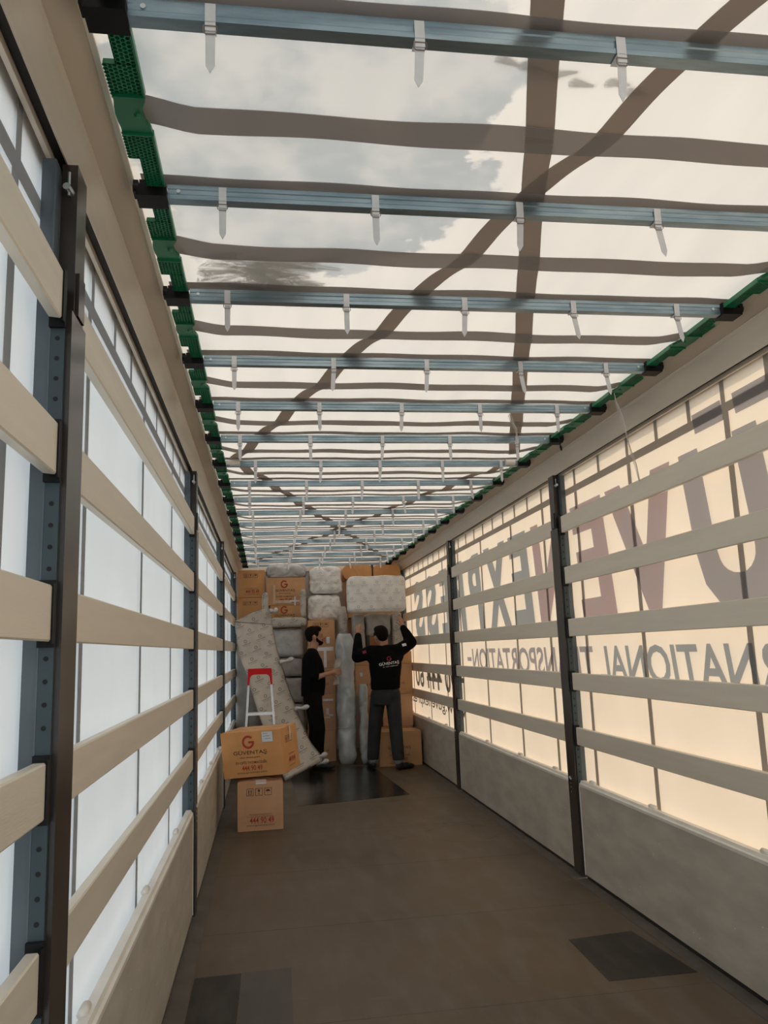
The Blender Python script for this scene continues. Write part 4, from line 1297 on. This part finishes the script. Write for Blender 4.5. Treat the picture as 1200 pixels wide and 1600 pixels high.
shirt2 = [trunk_g(trunk, .012, .99), ('l', [(v2(1.97, 10.53, .995), .192, .14, 0), (v2(1.97, 10.53, 1.06), .196, .14, 0), (v2(1.975, 10.53, 1.12), .196, .135, 0)]),
          limb([neck + Vector((0, 0, -.03)), neck + Vector((0, 0, .01))], [.085, .075]),
          limb([neck + Vector((-.06, 0, -.02)), LS, LE, LE.lerp(LW, .55), LE.lerp(LW, .93)], [.080, .092, .078, .064, .048]), limb([neck + Vector((.06, 0, -.02)), RS, RE, RE.lerp(RW, .55), RE.lerp(RW, .90)], [.080, .092, .078, .064, .048]),
          ('e', LS + Vector((.02, 0, -.06)), (.085, .085, .10)), ('e', RS + Vector((-.03, 0, -.06)), (.09, .085, .11))]
trs2 = [('l', [(v2(1.97, 10.535, .80), .178, .124, 0), (v2(1.97, 10.535, .90), .186, .13, 0), (v2(1.97, 10.53, 1.0), .176, .125, 0)]),
        limb([LH, LK, LA + Vector((0, 0, .045))], [.104, .088, .076]), limb([RH, RK, RA + Vector((0, 0, .055))], [.104, .088, .076]),
        ('e', LH + Vector((0, -.05, -.02)), (.085, .075, .095)), ('e', RH + Vector((0, -.05, -.02)), (.085, .075, .095))]
cuffs2 = [limb([LA + Vector((0, 0, .015)), LA + Vector((0, 0, .05))], [.068, .070])]
cuffs2b = [limb([RA + Vector((0, 0, .02)), RA + Vector((0, 0, .065))], [.068, .072])]
p2 = person('worker seen from behind in black sweatshirt, arms raised lifting the parcel', o2, {
    'head': head2, 'body': body2, 'hands': hands2,
    'cloth': [('sweatshirt', shirt2, 'cloth_black', .010, 6), ('trousers', trs2, 'cloth_trouser', .010, 6), ('trouser_cuff', cuffs2, 'sock', .008, 2), ('trouser_cuff', cuffs2b, 'sock', .008, 2),
              ('shoe', shoe(LA + Vector((.0, -.055, -.10)), (-.10, 1, 0)), 'shoe', .008, 2), ('shoe', shoe(RA + Vector((-.03, -.04, -.10)), (.85, .5, 0)), 'shoe', .008, 2)]})
sweat = [c for c in p2.children if c.name.startswith('sweatshirt')][0]
bv = BVHTree.FromPolygons([v.co for v in sweat.data.vertices], [tuple(p.vertices) for p in sweat.data.polygons])
def back_print(name, vs_, fs_, cx, cz, w, h, tilt, mat):
    m = MB(); out = []
    for a, b in vs_:
        x, z = (a - .5) * w, (b - .5) * h
        x, z = x * math.cos(tilt) - z * math.sin(tilt), x * math.sin(tilt) + z * math.cos(tilt)
        q = Vector((cx + x, -.6, cz + z))
        hit = bv.ray_cast(q, Vector((0, 1, 0)))[0]
        out.append((q.x, (hit.y if hit else -.11) - .004, q.z))
    m.add(out, fs_)
    m.build(name, mat, sweat)
vs_, fs_, _ = text_mesh('GÜVENTAŞ', .007)
back_print('back_lettering', vs_, fs_, .045, 1.325, .27, .052, .10, 'white_print')
vs_, fs_, _ = text_mesh('EV - OFİS TAŞIMACILIĞI', .002)
back_print('back_lettering', vs_, fs_, .06, 1.288, .20, .016, .10, 'white_print')
vs_, fs_, _ = ring_G()
back_print('back_emblem', vs_, fs_, .045, 1.385, .066, .058, .10, 'red_print')
# little flags on the upper sleeves
for c, n_, mt, nm in ((LS.lerp(LE, .45), Vector((-.15, -1, .35)), 'red_print', 'sleeve_flag'), (RS.lerp(RE, .30), Vector((.1, -1, .5)), 'white_print', 'sleeve_flag')):
    n_.normalize()
    hit = bv.ray_cast(c + n_ * .4, -n_)[0] or c + n_ * .075
    x = Vector((1, 0, .25)).normalized(); x = (x - n_ * x.dot(n_)).normalized(); y = n_.cross(x)
    m = MB(); q = [hit + n_ * .004 + x * a * .028 + y * b * .018 for a, b in ((-1, -1), (1, -1), (1, 1), (-1, 1))]
    q += [p + n_ * .003 for p in q]
    m.add(q, [(0, 3, 2, 1), (4, 5, 6, 7), (0, 1, 5, 4), (1, 2, 6, 5), (2, 3, 7, 6), (3, 0, 4, 7)])
    m.build(nm, mt, sweat)

# --- the bearded worker standing in profile, facing right (+X)
o1 = Vector((1.035, 10.72, 0))
def v1(x, y, z): return Vector((x, y, z)) - o1
S_l, S_r = v1(1.03, 10.90, 1.46), v1(1.02, 10.53, 1.45)          # far / near shoulder
E_l, E_r = v1(1.06, 10.95, 1.18), v1(1.04, 10.48, 1.17)
W_l, W_r = v1(1.28, 10.84, 1.24), v1(1.275, 10.55, 1.23)
H_l, H_r = v1(1.03, 10.81, .94), v1(1.03, 10.63, .94)
K_l, K_r = v1(1.07, 10.82, .51), v1(1.09, 10.61, .51)
A_l, A_r = v1(1.03, 10.83, .10), v1(1.07, 10.60, .10)
trunk1 = [(v1(1.03, 10.72, .88), .125, .16, 0), (v1(1.035, 10.72, 1.0), .135, .165, 0), (v1(1.045, 10.72, 1.12), .145, .17, 0), (v1(1.04, 10.72, 1.28), .138, .185, 0), (v1(1.03, 10.72, 1.40), .122, .19, 0), (v1(1.025, 10.72, 1.475), .088, .145, 0), (v1(1.035, 10.72, 1.52), .06, .07, 0)]
head1 = Matrix.Translation(v1(1.075, 10.72, 1.590)) @ Matrix.Scale(1.1, 4) @ Matrix.Rotation(-.04, 4, 'Y') @ Matrix.Rotation(-math.pi / 2 + .06, 4, 'Z')
neck1 = v1(1.035, 10.72, 1.50)
body1 = [trunk_g(trunk1, -.012), limb([neck1, v1(1.07, 10.72, 1.63)], [.060, .056]),
         limb([S_l, E_l, W_l], [.050, .038, .027]), limb([S_r, E_r, W_r], [.050, .038, .027]),
         limb([H_l, K_l, A_l], [.080, .052, .036]), limb([H_r, K_r, A_r], [.080, .052, .036]),
         limb([A_l, A_l + Vector((.12, 0, -.05))], [.036, .03]), limb([A_r, A_r + Vector((.12, 0, -.05))], [.036, .03])]
hands1 = hand(W_l, (1, -.25, .08), (-.2, -1, .1), 1, .65) + hand(W_r, (1, .15, .06), (0, 1, .1), -1, .75)
shirt1 = [trunk_g(trunk1, .012, .95), ('l', [(v1(1.03, 10.72, .93), .155, .19, 0), (v1(1.04, 10.72, 1.05), .162, .195, 0), (v1(1.045, 10.72, 1.15), .160, .19, 0)]),
          limb([neck1 + Vector((-.005, 0, -.03)), neck1 + Vector((0, 0, 0))], [.085, .074]),
          limb([neck1 + Vector((0, .06, -.02)), S_l, S_l.lerp(E_l, .92)], [.075, .075, .068]), limb([neck1 + Vector((0, -.06, -.02)), S_r, S_r.lerp(E_r, .92)], [.075, .078, .072])]
trs1 = [('l', [(v1(1.03, 10.72, .80), .125, .165, 0), (v1(1.03, 10.72, .90), .128, .168, 0), (v1(1.035, 10.72, 1.0), .125, .160, 0)]),
        limb([H_l, K_l, A_l + Vector((0, 0, .02))], [.110, .092, .074]), limb([H_r, K_r, A_r + Vector((0, 0, .02))], [.110, .092, .074]),
        ('e', H_l + Vector((-.05, 0, -.02)), (.075, .085, .095)), ('e', H_r + Vector((-.05, 0, -.02)), (.075, .085, .095))]
p1 = person('bearded worker in black shirt and trousers standing in profile facing right', Vector((1.045, 10.88, 0)), {
    'head': head1, 'body': body1, 'hands': hands1, 'beard': True,
    'cloth': [('shirt', shirt1, 'cloth_black', .010, 6), ('trousers', trs1, 'cloth_trouser_black', .010, 6),
              ('shoe', shoe(A_l + Vector((-.055, 0, -.10)), (1, .05, 0)), 'shoe', .008, 2), ('shoe', shoe(A_r + Vector((-.055, 0, -.10)), (1, -.08, 0)), 'shoe', .008, 2)]})
# crumpled film he holds
t = thing('film_scrap', 'crumpled scrap of clear film in the hands of the bearded worker', 'plastic film', (1.345, 10.82, 1.22))
m = MB()
rnd = random.Random(5)
for (px, pz, hh) in ((0, .03, .16), (.02, -.02, -.13)):
    vs_ = []
    for j in range(6):
        for i in range(4):
            vs_.append((px + (i - 1.5) * .022 * (1 + .3 * j / 5) + rnd.uniform(-.008, .008) + .05 * j / 5 * (1 if hh > 0 else -.2), rnd.uniform(-.02, .02), pz + hh * j / 5))
    m.add(vs_, [(j * 4 + i, j * 4 + i + 1, j * 4 + 5 + i, j * 4 + 4 + i) for j in range(5) for i in range(3)])
m.build('film', 'film', t, smooth=True)
